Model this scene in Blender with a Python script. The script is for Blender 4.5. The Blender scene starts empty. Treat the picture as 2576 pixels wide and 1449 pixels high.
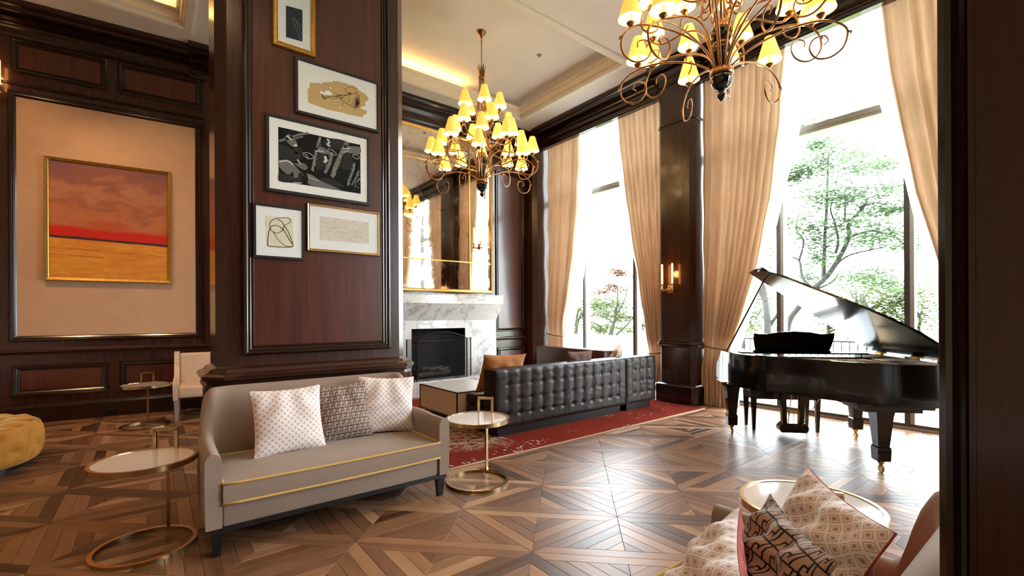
import bpy, bmesh, math, random
from math import sin, cos, pi, radians, sqrt, atan2, exp
from mathutils import Vector, Matrix, noise as mnoise

# ------------------------------------------------------------------ camera, sky, exposure
FPX, CXP, CYP = 1159.83, 1288.0, 794.86          # focal length and horizon in photo pixels (2576 x 1449)
YAW, ROLL, EYE = 0.660946, 0.0047972, 1.3755
SC = bpy.context.scene
COL = SC.collection
_f = Vector((sin(YAW), cos(YAW), 0)); _r = Vector((cos(YAW), -sin(YAW), 0)); _d = Vector((0, 0, -1))
RIGHT = _r*cos(ROLL) + _d*sin(ROLL); DOWN = -_r*sin(ROLL) + _d*cos(ROLL)
cam_data = bpy.data.cameras.new('camera'); cam = bpy.data.objects.new('camera', cam_data); COL.objects.link(cam)
cam_data.sensor_width = 36.0; cam_data.lens = FPX/2576*36; cam_data.shift_y = (CYP-724.5)/2576
cam_data.clip_start = 0.02; cam_data.clip_end = 400
m = Matrix((RIGHT, -DOWN, -_f)).transposed().to_4x4(); m.translation = (0, 0, EYE)
cam.matrix_world = m
SC.camera = cam
SC.view_settings.view_transform = 'Standard'; SC.view_settings.look = 'None'
SC.view_settings.exposure = EXPOSURE = 0.0
SC.view_settings.gamma = 1.0; SC.view_settings.use_curve_mapping = False
SC.cycles.use_denoising = True
SC.cycles.use_adaptive_sampling = True; SC.cycles.adaptive_threshold = .025; SC.cycles.adaptive_min_samples = 16
SC.cycles.max_bounces = 7; SC.cycles.diffuse_bounces = 4; SC.cycles.glossy_bounces = 4
SC.cycles.transmission_bounces = 6; SC.cycles.transparent_max_bounces = 10
SC.cycles.sample_clamp_indirect = 6.0; SC.cycles.caustics_reflective = False; SC.cycles.caustics_refractive = False
SKY_STRENGTH = 22.0
world = bpy.data.worlds.new('overcast_sky'); SC.world = world; world.use_nodes = True
bg = world.node_tree.nodes['Background']; bg.inputs[0].default_value = (0.86, 0.94, 1.0, 1); bg.inputs[1].default_value = SKY_STRENGTH

def ray(u, v):
    return RIGHT*((u-CXP)/FPX) + DOWN*((v-CYP)/FPX) + _f
EYEV = Vector((0, 0, EYE))
def on_z(u, v, z=0.0): d = ray(u, v); return EYEV + d*((z-EYE)/d.z)
def on_x(u, v, x): d = ray(u, v); return EYEV + d*(x/d.x)
def on_y(u, v, y): d = ray(u, v); return EYEV + d*(y/d.y)
def pix(p):
    w = Vector(p)-EYEV; k = w.dot(_f)
    return (FPX*w.dot(RIGHT)/k+CXP, FPX*w.dot(DOWN)/k+CYP, k)

def portal(name, loc, size_y, size_z):            # daylight entering through a window opening
    l = bpy.data.lights.new(name, 'AREA'); l.shape = 'RECTANGLE'; l.size = size_z; l.size_y = size_y
    l.cycles.is_portal = True
    o = bpy.data.objects.new(name, l); COL.objects.link(o); o.location = loc; o.rotation_euler = (0, pi/2, 0)
    return o
def lamp(name, loc, energy, color, radius=0.05, typ='POINT', parent=None, spot=None, rot=None):
    l = bpy.data.lights.new(name, typ); l.energy = energy; l.color = color
    l.shadow_soft_size = radius
    if typ == 'SPOT': l.spot_size = spot; l.spot_blend = 0.6
    o = bpy.data.objects.new(name, l); COL.objects.link(o); o.location = loc
    if rot: o.rotation_euler = rot
    if parent: o.parent = parent
    return o
WARM = (1.0, 0.74, 0.48)

# ------------------------------------------------------------------ node materials
class X:
    """tiny expression wrapper that writes Math nodes"""
    def __init__(s, nt, sock): s.nt = nt; s.s = sock
    def _op(s, op, *o, clamp=False):
        n = s.nt.nodes.new('ShaderNodeMath'); n.operation = op; n.use_clamp = clamp
        for i, a in enumerate((s,)+o):
            if isinstance(a, X): s.nt.links.new(a.s, n.inputs[i])
            else: n.inputs[i].default_value = a
        return X(s.nt, n.outputs[0])
    def __add__(s, o): return s._op('ADD', o)
    __radd__ = __add__
    def __sub__(s, o): return s._op('SUBTRACT', o)
    def __rsub__(s, o): return (s*-1.0)+o
    def __mul__(s, o): return s._op('MULTIPLY', o)
    __rmul__ = __mul__
    def __truediv__(s, o): return s._op('DIVIDE', o)
    def lt(s, o): return s._op('LESS_THAN', o)
    def gt(s, o): return s._op('GREATER_THAN', o)
    def frac(s): return s._op('FRACT')
    def floor(s): return s._op('FLOOR')
    def abs(s): return s._op('ABSOLUTE')
    def max(s, o): return s._op('MAXIMUM', o)
    def min(s, o): return s._op('MINIMUM', o)
    def pow(s, o): return s._op('POWER', o)
    def sin(s): return s._op('SINE')
    def sq(s): return s*s
    def step(s, a, b):
        n = s.nt.nodes.new('ShaderNodeMapRange'); n.interpolation_type = 'SMOOTHSTEP'
        s.nt.links.new(s.s, n.inputs[0]); n.inputs[1].default_value = a; n.inputs[2].default_value = b
        return X(s.nt, n.outputs[0])
    def band(s, a, b): return s.gt(a)*s.lt(b)

class NT:
    def __init__(s, name):
        s.mat = bpy.data.materials.new(name); s.mat.use_nodes = True; s.nt = s.mat.node_tree
        s.b = s.nt.nodes['Principled BSDF']; s.out = s.nt.nodes['Material Output']
    def new(s, t): return s.nt.nodes.new(t)
    def link(s, a, b): s.nt.links.new(a.s if isinstance(a, X) else a, b)
    def coord(s, kind='Object'):
        return s.new('ShaderNodeTexCoord').outputs[kind]
    def xyz(s, vec):
        n = s.new('ShaderNodeSeparateXYZ'); s.link(vec, n.inputs[0]); return [X(s.nt, n.outputs[i]) for i in range(3)]
    def comb(s, x, y, z=0.0):
        n = s.new('ShaderNodeCombineXYZ')
        for i, a in enumerate((x, y, z)):
            if isinstance(a, X): s.link(a, n.inputs[i])
            else: n.inputs[i].default_value = a
        return n.outputs[0]
    def map(s, vec, scale=(1, 1, 1), loc=(0, 0, 0)):
        n = s.new('ShaderNodeMapping'); s.link(vec, n.inputs[0]); n.inputs['Scale'].default_value = scale; n.inputs['Location'].default_value = loc
        return n.outputs[0]
    def noise(s, vec, scale=5, detail=4, rough=.55, dist=0):
        n = s.new('ShaderNodeTexNoise'); s.link(vec, n.inputs['Vector']); n.inputs['Scale'].default_value = scale
        n.inputs['Detail'].default_value = detail; n.inputs['Roughness'].default_value = rough; n.inputs['Distortion'].default_value = dist
        return X(s.nt, n.outputs[0])
    def voronoi(s, vec, scale=5, feature='F1', out=0):
        n = s.new('ShaderNodeTexVoronoi'); n.feature = feature; s.link(vec, n.inputs['Vector']); n.inputs['Scale'].default_value = scale
        return X(s.nt, n.outputs[out])
    def ramp(s, fac, stops, interp='LINEAR'):
        n = s.new('ShaderNodeValToRGB'); s.link(fac, n.inputs[0]); r = n.color_ramp; r.interpolation = interp
        while len(r.elements) > 1: r.elements.remove(r.elements[-1])
        r.elements[0].position = stops[0][0]; r.elements[0].color = (*stops[0][1], 1)
        for p, c in stops[1:]:
            e = r.elements.new(p); e.color = (*c, 1)
        return n.outputs[0]
    def mix(s, fac, a, b, blend='MIX'):
        n = s.new('ShaderNodeMix'); n.data_type = 'RGBA'; n.blend_type = blend
        if isinstance(fac, (X,)): s.link(fac, n.inputs[0])
        else: n.inputs[0].default_value = fac
        for i, c in ((6, a), (7, b)):
            if isinstance(c, tuple): n.inputs[i].default_value = (*c, 1)
            else: s.link(c, n.inputs[i])
        return n.outputs[2]
    def color(s, c):
        if isinstance(c, tuple): s.b.inputs['Base Color'].default_value = (*c, 1)
        else: s.link(c, s.b.inputs['Base Color'])
    def set(s, **k):
        names = dict(rough='Roughness', metal='Metallic', spec='Specular IOR Level', coat='Coat Weight', coatr='Coat Roughness', sheen='Sheen Weight',
                     trans='Transmission Weight', ior='IOR', alpha='Alpha', sub='Subsurface Weight')
        for a, v in k.items():
            i = s.b.inputs[names[a]]
            if isinstance(v, X): s.link(v, i)
            else: i.default_value = v
        return s
    def bump(s, h, strength=.3, dist=.01):
        n = s.new('ShaderNodeBump'); s.link(h, n.inputs['Height']); n.inputs['Strength'].default_value = strength; n.inputs['Distance'].default_value = dist
        s.link(n.outputs[0], s.b.inputs['Normal'])

def plain(name, col, rough=.5, metal=0.0, var=.12, vscale=9, bump=.0, bscale=60, **k):
    t = NT(name); v = t.coord()
    n = t.noise(v, vscale, 3)
    c1 = tuple(c*(1-var) for c in col); c2 = tuple(min(1, c*(1+var)) for c in col)
    t.color(t.ramp(n, [(.3, c1), (.7, c2)])); t.set(rough=rough, metal=metal, **k)
    if bump: t.bump(t.noise(v, bscale, 3), bump, .004)
    return t.mat
def wood(name, dark, light, axis='z', rough=.22, coat=.35, sc=1.0):
    t = NT(name); v = t.coord()
    s = {'z': (22, 22, 1.1), 'x': (1.1, 22, 22), 'y': (22, 1.1, 22)}[axis]
    n = t.noise(t.map(v, tuple(a*sc for a in s)), 1.0, 7, .62, .6); n2 = t.noise(v, 1.3*sc, 2)
    t.color(t.ramp(n*.8+n2*.2, [(.30, dark), (.55, tuple((a+b)/2 for a, b in zip(dark, light))), (.74, light)]))
    t.set(rough=rough, coat=coat, coatr=.12, spec=.5)
    t.bump(n, .05, .004)
    return t.mat
def fabric(name, col, rough=.85, var=.1, weave=700, bump=.25, sheen=.2):
    t = NT(name); v = t.coord(); n = t.noise(v, weave, 2); n2 = t.noise(v, 5, 3)
    t.color(t.ramp(n*.6+n2*.4, [(.3, tuple(c*(1-var) for c in col)), (.7, tuple(min(1, c*(1+var)) for c in col))]))
    t.set(rough=rough, sheen=sheen, spec=.25); t.bump(n, bump, .002)
    return t.mat
def emit(name, col, strength):
    t = NT(name); t.color(col); t.b.inputs['Emission Color'].default_value = (*col, 1); t.b.inputs['Emission Strength'].default_value = strength
    return t.mat

MAT = {}
MAT['mahogany'] = wood('mahogany_polished', (.022, .0065, .004), (.068, .020, .011))
MAT['mahogany_h'] = wood('mahogany_polished_rail', (.020, .006, .004), (.058, .017, .010), 'x')
MAT['mahogany_panel'] = wood('mahogany_panel', (.046, .011, .006), (.135, .034, .017), rough=.28)
MAT['mahogany_dark'] = wood('mahogany_moulding', (.010, .0035, .0025), (.030, .010, .006), rough=.2)
MAT['plaster'] = plain('ceiling_plaster', (.84, .79, .75), .8, var=.03, vscale=3)
MAT['cornice'] = plain('tray_cornice_paint', (.86, .80, .72), .6, var=.03, vscale=3)
MAT['fabric_panel'] = fabric('wall_fabric_panel', (.56, .345, .215), weave=900)
MAT['gold'] = plain('gilded_frame', (.72, .42, .10), .28, 1.0, var=.2, vscale=40, bump=.15)
MAT['gold_soft'] = plain('champagne_gold', (.78, .55, .30), .25, 1.0, var=.1)
MAT['brass'] = plain('aged_brass', (.52, .36, .18), .22, 1.0, var=.15, vscale=20)
MAT['bronze'] = plain('antique_bronze', (.36, .19, .085), .30, 1.0, var=.3, vscale=25)
MAT['black_lacquer'] = plain('black_lacquer', (.006, .006, .007), .12, coat=.5, var=.05)
MAT['black_metal'] = plain('black_iron', (.012, .012, .013), .4, .6, var=.1)
MAT['black_frame'] = plain('black_frame_wood', (.014, .012, .013), .35, var=.2)
MAT['mat_board'] = plain('white_mat_board', (.90, .89, .91), .7, var=.02)

def marble():
    t = NT('veined_marble'); v = t.coord('Object')
    d = t.noise(v, 1.6, 5, .6); w = t.new('ShaderNodeVectorMath'); w.operation = 'ADD'
    sc = t.comb(d*1.3, t.noise(v, 1.1, 4)*1.1, d*.8); t.link(v, w.inputs[0]); t.link(sc, w.inputs[1])
    n = t.noise(w.outputs[0], 1.25, 6, .62); vein = (n-.5).abs()
    n2 = t.noise(w.outputs[0], 3.4, 6, .6); vein2 = (n2-.5).abs()
    f = vein.step(.0, .035)*.7 + vein2.step(0, .02)*.3
    t.color(t.ramp(f, [(0, (.36, .36, .38)), (.5, (.62, .61, .61)), (1, (.80, .78, .76))])); t.set(rough=.18, coat=.2)
    return t.mat
MAT['marble'] = marble()

# ------------------------------------------------------------------ mesh helpers
class MB:
    def __init__(s): s.v = []; s.f = []; s.uv = None
    def add(s, vs, fs):
        o = len(s.v); s.v += [Vector(p) for p in vs]; s.f += [tuple(i+o for i in f) for f in fs]; return s
    def box(s, x0, x1, y0, y1, z0, z1):
        x0, x1 = sorted((x0, x1)); y0, y1 = sorted((y0, y1)); z0, z1 = sorted((z0, z1))
        return s.add([(x0, y0, z0), (x1, y0, z0), (x1, y1, z0), (x0, y1, z0), (x0, y0, z1), (x1, y0, z1), (x1, y1, z1), (x0, y1, z1)],
                     [(0, 3, 2, 1), (4, 5, 6, 7), (0, 1, 5, 4), (1, 2, 6, 5), (2, 3, 7, 6), (3, 0, 4, 7)])
    def rbox(s, x0, x1, y0, y1, z0, z1, r=.01, seg=3):
        x0, x1 = sorted((x0, x1)); y0, y1 = sorted((y0, y1)); z0, z1 = sorted((z0, z1))
        bm = bmesh.new(); g = bmesh.ops.create_cube(bm, size=1)
        for vv in g['verts']: vv.co = Vector(((x0+x1)/2+vv.co.x*(x1-x0), (y0+y1)/2+vv.co.y*(y1-y0), (z0+z1)/2+vv.co.z*(z1-z0)))
        bmesh.ops.bevel(bm, geom=list(bm.edges), offset=min(r, .49*min(x1-x0, y1-y0, z1-z0)), segments=seg, profile=.5, affect='EDGES')
        return s.bm(bm)
    def bm(s, bm):
        bm.verts.index_update()
        s.add([vv.co.copy() for vv in bm.verts], [tuple(x.index for x in f.verts) for f in bm.faces]); bm.free(); return s
    def prism(s, poly, axis, a, b):
        """extrude a 2-D polygon; axis 'z': (x,y), 'y': (x,z), 'x': (y,z)"""
        def P(p, t): return {'z': (p[0], p[1], t), 'y': (p[0], t, p[1]), 'x': (t, p[0], p[1])}[axis]
        n = len(poly); vs = [P(p, a) for p in poly]+[P(p, b) for p in poly]
        fs = [tuple(range(n))[::-1], tuple(range(n, 2*n))]+[(i, (i+1) % n, (i+1) % n+n, i+n) for i in range(n)]
        return s.add(vs, fs)
    def tube(s, pts, r, n=8, closed=False, cap=True):
        pts = [Vector(p) for p in pts]; k = len(pts); R = r if isinstance(r, (list, tuple)) else [r]*k
        rings = []; up = None
        for i in range(k):
            a = pts[(i-1) % k] if (closed or i) else pts[0]; b = pts[(i+1) % k] if (closed or i < k-1) else pts[-1]
            t = (b-a).normalized() if (b-a).length > 1e-9 else Vector((0, 0, 1))
            if up is None: up = t.orthogonal().normalized()
            up = (up - t*up.dot(t)); up = up.normalized() if up.length > 1e-6 else t.orthogonal().normalized()
            side = t.cross(up)
            rings.append([pts[i]+(up*cos(2*pi*j/n)+side*sin(2*pi*j/n))*R[i] for j in range(n)])
        fs = []; m = k if closed else k-1
        for i in range(m):
            for j in range(n):
                a = i*n+j; b = i*n+(j+1) % n; c = ((i+1) % k)*n+(j+1) % n; d = ((i+1) % k)*n+j
                fs.append((a, b, c, d))
        if cap and not closed: fs += [tuple(range(n))[::-1], tuple((k-1)*n+j for j in range(n))]
        return s.add([p for q in rings for p in q], fs)
    def lathe(s, prof, n=24, c=(0, 0), flute=0.0, nf=16):
        vs = []; k = len(prof)
        for r, z in prof:
            for j in range(n):
                a = 2*pi*j/n; rr = r*(1-flute*(.5+.5*cos(nf*a))) if flute else r
                vs.append((c[0]+rr*cos(a), c[1]+rr*sin(a), z))
        fs = [(i*n+j, i*n+(j+1) % n, (i+1)*n+(j+1) % n, (i+1)*n+j) for i in range(k-1) for j in range(n)]
        if prof[0][0] > 1e-5: fs.append(tuple(range(n))[::-1])
        if prof[-1][0] > 1e-5: fs.append(tuple((k-1)*n+j for j in range(n)))
        return s.add(vs, fs)
    def grid(s, fn, nu, nv, closed_u=False):
        vs = [fn(i/(nu if closed_u else nu-1), j/(nv-1)) for j in range(nv) for i in range(nu)]
        mu = nu if closed_u else nu-1
        return s.add(vs, [(j*nu+i, j*nu+(i+1) % nu, (j+1)*nu+(i+1) % nu, (j+1)*nu+i) for j in range(nv-1) for i in range(mu)])
    def sweep(s, path, prof, normal, closed=True):
        """mitred moulding: profile (out, up) pairs swept round a planar path; out = left of travel, up = normal"""
        path = [Vector(p) for p in path]; N = Vector(normal).normalized(); k = len(path); rings = []
        for i in range(k):
            a = path[(i-1) % k]; b = path[i]; c = path[(i+1) % k]
            d1 = (b-a).normalized() if (closed or i > 0) else (c-b).normalized()
            d2 = (c-b).normalized() if (closed or i < k-1) else d1
            n1 = N.cross(d1); n2 = N.cross(d2); mt = (n1+n2)
            mt = mt/mt.length_squared*2 if mt.length > 1e-6 else n1
            rings.append([b+mt*o+N*u for o, u in prof])
        n = len(prof); vs = [p for q in rings for p in q]; fs = []
        for i in range(k if closed else k-1):
            for j in range(n-1):
                a = i*n+j; b = ((i+1) % k)*n+j; fs.append((a, b, b+1, a+1))
        return s.add(vs, fs)
    def xform(s, mtx): s.v = [mtx @ p for p in s.v]; return s
    def build(s, name, mat, parent=None, smooth=False, loc=None, rz=None, angle=None, recalc=True):
        me = bpy.data.meshes.new(name); me.from_pydata([tuple(p) for p in s.v], [], s.f)
        if recalc:
            bm = bmesh.new(); bm.from_mesh(me); bmesh.ops.recalc_face_normals(bm, faces=list(bm.faces)); bm.to_mesh(me); bm.free()
        mats = mat if isinstance(mat, (list, tuple)) else [mat]
        for q in mats: me.materials.append(MAT[q] if isinstance(q, str) else q)
        if smooth:
            for p in me.polygons: p.use_smooth = True
            if angle is not None:
                try: me.set_sharp_from_angle(angle=radians(angle))
                except Exception: pass
        me.update()
        o = bpy.data.objects.new(name, me); COL.objects.link(o)
        if parent is not None: o.parent = parent
        if loc is not None: o.location = loc
        if rz is not None: o.rotation_euler = (0, 0, rz)
        return o
def thing(name, label, cat, loc=(0, 0, 0), rz=0.0, group=None):
    o = bpy.data.objects.new(name, None); COL.objects.link(o); o.location = loc; o.rotation_euler = (0, 0, rz)
    o.empty_display_size = .1
    return tag(o, label, cat, group)
def tag(o, label, cat=None, group=None):
    o['label'] = label
    if cat: o['category'] = cat
    if group: o['group'] = group
    return o
def struct(o, label=None):
    o['kind'] = 'structure'
    if label: o['label'] = label
    return o
def sempty(name, label=None, loc=(0, 0, 0), rz=0.0):
    o = bpy.data.objects.new(name, None); COL.objects.link(o); o.location = loc; o.rotation_euler = (0, 0, rz); o['kind'] = 'structure'
    if label: o['label'] = label
    return o
def copy_tree(o, parent=None):
    c = o.copy(); COL.objects.link(c)
    if parent is not None: c.parent = parent
    for ch in list(o.children): copy_tree(ch, c)
    return c
def spline(pts, n=6):
    """Catmull-Rom through the points"""
    P = [Vector(p) for p in pts]; out = []
    for i in range(len(P)-1):
        p0 = P[max(i-1, 0)]; p1 = P[i]; p2 = P[i+1]; p3 = P[min(i+2, len(P)-1)]
        for k in range(n):
            t = k/n; out.append(.5*((2*p1)+(-p0+p2)*t+(2*p0-5*p1+4*p2-p3)*t*t+(-p0+3*p1-3*p2+p3)*t**3))
    out.append(P[-1]); return out
# ------------------------------------------------------------------ the room shell
CEIL, TRAY = 5.36, 5.68
TILE, TX, TY = .762, .9730, 2.8143
XW0, XW1, YW0 = -5.2, 7.12, -7.0
def rect_frame(x0, x1, z0, z1, y, prof):
    """moulding round a rectangle on a wall that faces -Y; prof: (inward, proud)"""
    return MB().sweep([(x0, y, z0), (x1, y, z0), (x1, y, z1), (x0, y, z1)], prof, (0, -1, 0))
BOLECTION = [(0, -.002), (0, .018), (.012, .030), (.022, .030), (.030, .022), (.042, .026), (.055, .016), (.060, .004), (.075, -.004), (.085, -.004)]
BIGBOL = [(0, -.002), (0, .022), (.010, .036), (.020, .040), (.028, .034), (.034, .024), (.044, .026), (.052, .020), (.058, .008), (.080, -.012), (.086, -.012)]
def crown_prof(p, h):
    return [(0, -h), (.02, -h), (.028, -h+.03), (.028, -h+.10), (.05, -h+.115), (.055, -h+.14), (.10*p/.2, -h*.5), (.5*p, -h*.32), (.72*p, -.13), (.80*p, -.12), (.82*p, -.085), (.96*p, -.07), (p, -.055), (p, 0), (0, 0)]
def rail_prof(p=.05, h=.08):
    return [(0, 0), (p*.3, .004), (p*.45, h*.25), (p*.8, h*.38), (p, h*.5), (p, h*.72), (p*.7, h*.85), (p*.6, h), (0, h)]

# ---- floor of star-patterned parquet tiles
def floor_mat(name, attr):
    t = NT(name); uv = t.coord('UV')
    if attr:
        a = t.new('ShaderNodeAttribute'); a.attribute_name = 'tone'; tone = X(t.nt, a.outputs['Fac'])
    else:
        a = t.new('ShaderNodeObjectInfo'); sp = t.new('ShaderNodeSeparateColor'); t.link(a.outputs['Color'], sp.inputs[0]); tone = X(t.nt, sp.outputs[0])
    u, v, _ = t.xyz(uv)
    g = t.noise(t.comb(u*2.2+tone*37.0, v*34.0, tone*91.0), 1.0, 6, .65, .5)
    k = t.noise(t.comb(u*5.0+tone*11.0, v*9.0, tone*53.0), 1.0, 3)
    f = tone*.62+g*.42+k*.22-.13
    t.color(t.ramp(f, [(.12, (.046, .020, .011)), (.38, (.145, .066, .032)), (.62, (.265, .132, .066)), (.9, (.43, .245, .135))]))
    t.set(rough=(g*.16+.28), spec=.5); t.bump(g, .12, .002)
    return t.mat
MAT['plank'] = floor_mat('oak_plank_finish', False); MAT['plank_field'] = floor_mat('oak_plank_field_finish', True)
MAT['joint'] = plain('floor_joint', (.20, .125, .08), .7, var=.1)
def tile_templates():
    S, w, q = TILE, .083, .075*sqrt(2); T = []
    T.append(([(0, S), (S, 0), (S, q), (q, S)], -pi/4)); T.append(([(0, S), (S, 0), (S-q, 0), (0, S-q)], -pi/4))
    lim = (S+q)/2; y1 = S
    while y1 > lim+.004:
        y0 = max(y1-w, lim)
        p = [(S+q-y1, y1), (y1, y1), (y0, y0)]
        if S+q-y0 < y0-.002: p.append((S+q-y0, y0))
        T.append((p, 0)); T.append(([(b, a) for a, b in p], pi/2))
        T.append(([(S-a, S-b) for a, b in p], 0)); T.append(([(S-b, S-a) for a, b in p], pi/2))
        y1 = y0
    return T
def inset_poly(poly, g):
    P = [Vector((a, b)) for a, b in poly]
    if sum(P[i].x*P[(i+1) % len(P)].y-P[(i+1) % len(P)].x*P[i].y for i in range(len(P))) < 0: P.reverse()
    out = []; n = len(P)
    for i in range(n):
        a, b, c = P[i-1], P[i], P[(i+1) % n]; d1 = (b-a).normalized(); d2 = (c-b).normalized()
        n1 = Vector((-d1.y, d1.x)); n2 = Vector((-d2.y, d2.x)); m = n1+n2
        m = m/m.length_squared*2 if m.length_squared > .05 else n1
        if m.length > 4: m = m.normalized()*4
        out.append(b+m*g)
    return out
def plank_geo(poly):
    o = inset_poly(poly, .0007); i = inset_poly(poly, .0022); n = len(o)
    vs = [(p.x, p.y, -.006) for p in o]+[(p.x, p.y, -.0012) for p in o]+[(p.x, p.y, 0) for p in i]
    fs = [tuple(range(2*n, 3*n))]+[(a+k*n, (a+1) % n+k*n, (a+1) % n+(k+1)*n, a+(k+1)*n) for k in (0, 1) for a in range(n)]
    return vs, fs
def build_floor():
    fl = MB().box(XW0, XW1+.1, YW0, 9.6, -.12, -.005).build('floor', 'joint'); struct(fl, 'parquet floor of star patterned wooden tiles')
    T = tile_templates(); meshes = []
    for poly, ang in T:
        cx = sum(p[0] for p in poly)/len(poly); cy = sum(p[1] for p in poly)/len(poly)
        vs, fs = plank_geo([(a-cx, b-cy) for a, b in poly])
        me = bpy.data.meshes.new('plank'); me.from_pydata(vs, [], fs); me.materials.append(MAT['plank'])
        uv = me.uv_layers.new(name='UVMap')
        for lp in me.loops:
            p = me.vertices[lp.vertex_index].co; uv.data[lp.index].uv = (p.x*cos(ang)+p.y*sin(ang), -p.x*sin(ang)+p.y*cos(ang))
        meshes.append((me, cx, cy, ang, poly, vs, fs))
    rnd = random.Random(7); cand = []
    for i in range(-8, 9):
        for j in range(-6, 9):
            ox, oy = TX+i*TILE, TY+j*TILE
            if ox < XW0 or ox > XW1 or oy < YW0 or oy > 9.0: continue
            for k, (me, cx, cy, ang, poly, vs, fs) in enumerate(meshes):
                x, y = ox+cx, oy+cy
                if x > XW1-.02: continue
                dark = .16 if k < 2 else 0
                tone = min(1, max(0, rnd.gauss(.5, .30)))
                area = 0.0
                if _f.dot(Vector((x, y, 0))) > .9:
                    pp = [pix((ox+a, oy+b, 0)) for a, b in poly]
                    u = sum(p[0] for p in pp)/len(pp); v = sum(p[1] for p in pp)/len(pp)
                    if 0 < u < 2350 and v < 1449 and min(p[2] for p in pp) > .3:
                        area = abs(sum(pp[a][0]*pp[(a+1) % len(pp)][1]-pp[(a+1) % len(pp)][0]*pp[a][1] for a in range(len(pp))))/2
                        if .2 < x < 1.85 and 3.2 < y < 4.6: area = 0
                        if x > .2 and x < 1.9 and y < 1.0: area = 0
                        if x > 1.9 and y > 3.65: area = 0
                cand.append((area, x, y, k, tone))
    cand.sort(key=lambda c: -c[0])
    for a, x, y, k, tone in cand[:300]:
        o = bpy.data.objects.new('plank', meshes[k][0]); COL.objects.link(o); o.parent = fl; o.location = (x, y, 0); o.color = (tone, 0, 0, 1)
    V = []; F = []; tones = []; uvs = []
    for a, x, y, k, tone in cand[300:]:
        me, cx, cy, ang, poly, vs, fs = meshes[k]; o = len(V)
        V += [(p[0]+x, p[1]+y, p[2]) for p in vs]
        for f in fs:
            F.append(tuple(i+o for i in f)); tones.append(tone)
            uvs += [(vs[i][0]*cos(ang)+vs[i][1]*sin(ang), -vs[i][0]*sin(ang)+vs[i][1]*cos(ang)) for i in f]
    me = bpy.data.meshes.new('plank_field'); me.from_pydata(V, [], F); me.materials.append(MAT['plank_field'])
    at = me.attributes.new('tone', 'FLOAT', 'FACE'); at.data.foreach_set('value', tones)
    uv = me.uv_layers.new(name='UVMap'); uv.data.foreach_set('uv', [c for p in uvs for c in p])
    o = bpy.data.objects.new('plank_field', me); COL.objects.link(o); o.parent = fl; o['kind'] = 'stuff'; o['label'] = 'smaller and farther parquet planks'
build_floor()

# ---- ceiling with three recessed trays
TRAYS = [(1.8, 5.85, 4.68, 7.22), (-4.4, .33, 4.3, 7.72), (1.8, 5.50, -.6, 3.28)]
def build_ceiling():
    xs = sorted({XW0, XW1+.1, *[t[0] for t in TRAYS], *[t[1] for t in TRAYS]}); ys = sorted({YW0, 9.6, *[t[2] for t in TRAYS], *[t[3] for t in TRAYS]})
    b = MB()
    for i in range(len(xs)-1):
        for j in range(len(ys)-1):
            cx, cy = (xs[i]+xs[i+1])/2, (ys[j]+ys[j+1])/2
            if any(t[0] < cx < t[1] and t[2] < cy < t[3] for t in TRAYS): continue
            b.add([(xs[i], ys[j], CEIL), (xs[i+1], ys[j], CEIL), (xs[i+1], ys[j+1], CEIL), (xs[i], ys[j+1], CEIL)], [(0, 3, 2, 1)])
    c = b.build('ceiling', 'plaster', recalc=False); struct(c, 'pale plaster ceiling with recessed trays')
    for k, (x0, x1, y0, y1) in enumerate(TRAYS):
        e = .075
        t = MB()
        t.add([(x0-e, y0-e, TRAY), (x1+e, y0-e, TRAY), (x1+e, y1+e, TRAY), (x0-e, y1+e, TRAY)], [(0, 3, 2, 1)])
        t.add([(x0-e, y0-e, CEIL+.17), (x1+e, y0-e, CEIL+.17), (x1+e, y1+e, CEIL+.17), (x0-e, y1+e, CEIL+.17), (x0-e, y0-e, TRAY), (x1+e, y0-e, TRAY), (x1+e, y1+e, TRAY), (x0-e, y1+e, TRAY)],
              [(0, 1, 5, 4), (1, 2, 6, 5), (2, 3, 7, 6), (3, 0, 4, 7)])
        t.build('tray_panel', 'plaster', c, recalc=False)
        prof = [(-.13, .002), (-.13, -.02), (-.10, -.028), (-.02, -.028), (0, -.012), (0, .035), (.025, .05), (.03, .10), (.035, .15), (.06, .155), (.065, .165), (.075, .17), (.075, .18), (-.07, .18)]
        m_ = MB().sweep([(x0, y0, CEIL), (x1, y0, CEIL), (x1, y1, CEIL), (x0, y1, CEIL)], prof, (0, 0, 1))
        struct(m_.build('trim_%d' % (k+1), 'cornice'), ['cream cornice framing the tray above the fireplace', 'cream cornice framing the tray above the painting wall', 'cream cornice framing the tray near the camera'][k])
build_ceiling()
MAT['cove'] = emit('cove_light_strip', (1.0, .60, .18), 26.0)
t1 = TRAYS[0]
o = MB().box(1.9, 4.55, t1[3]+.02, t1[3]+.06, CEIL+.184, CEIL+.205).build('cove_light', 'cove'); tag(o, 'warm cove light strip hidden above the tray cornice by the fireplace', 'light')
t2 = TRAYS[1]
o = MB().box(-3.8, .2, t2[3]+.02, t2[3]+.06, CEIL+.184, CEIL+.205).build('cove_light', 'cove'); tag(o, 'warm cove light strip above the tray cornice by the painting wall', 'light')

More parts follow.
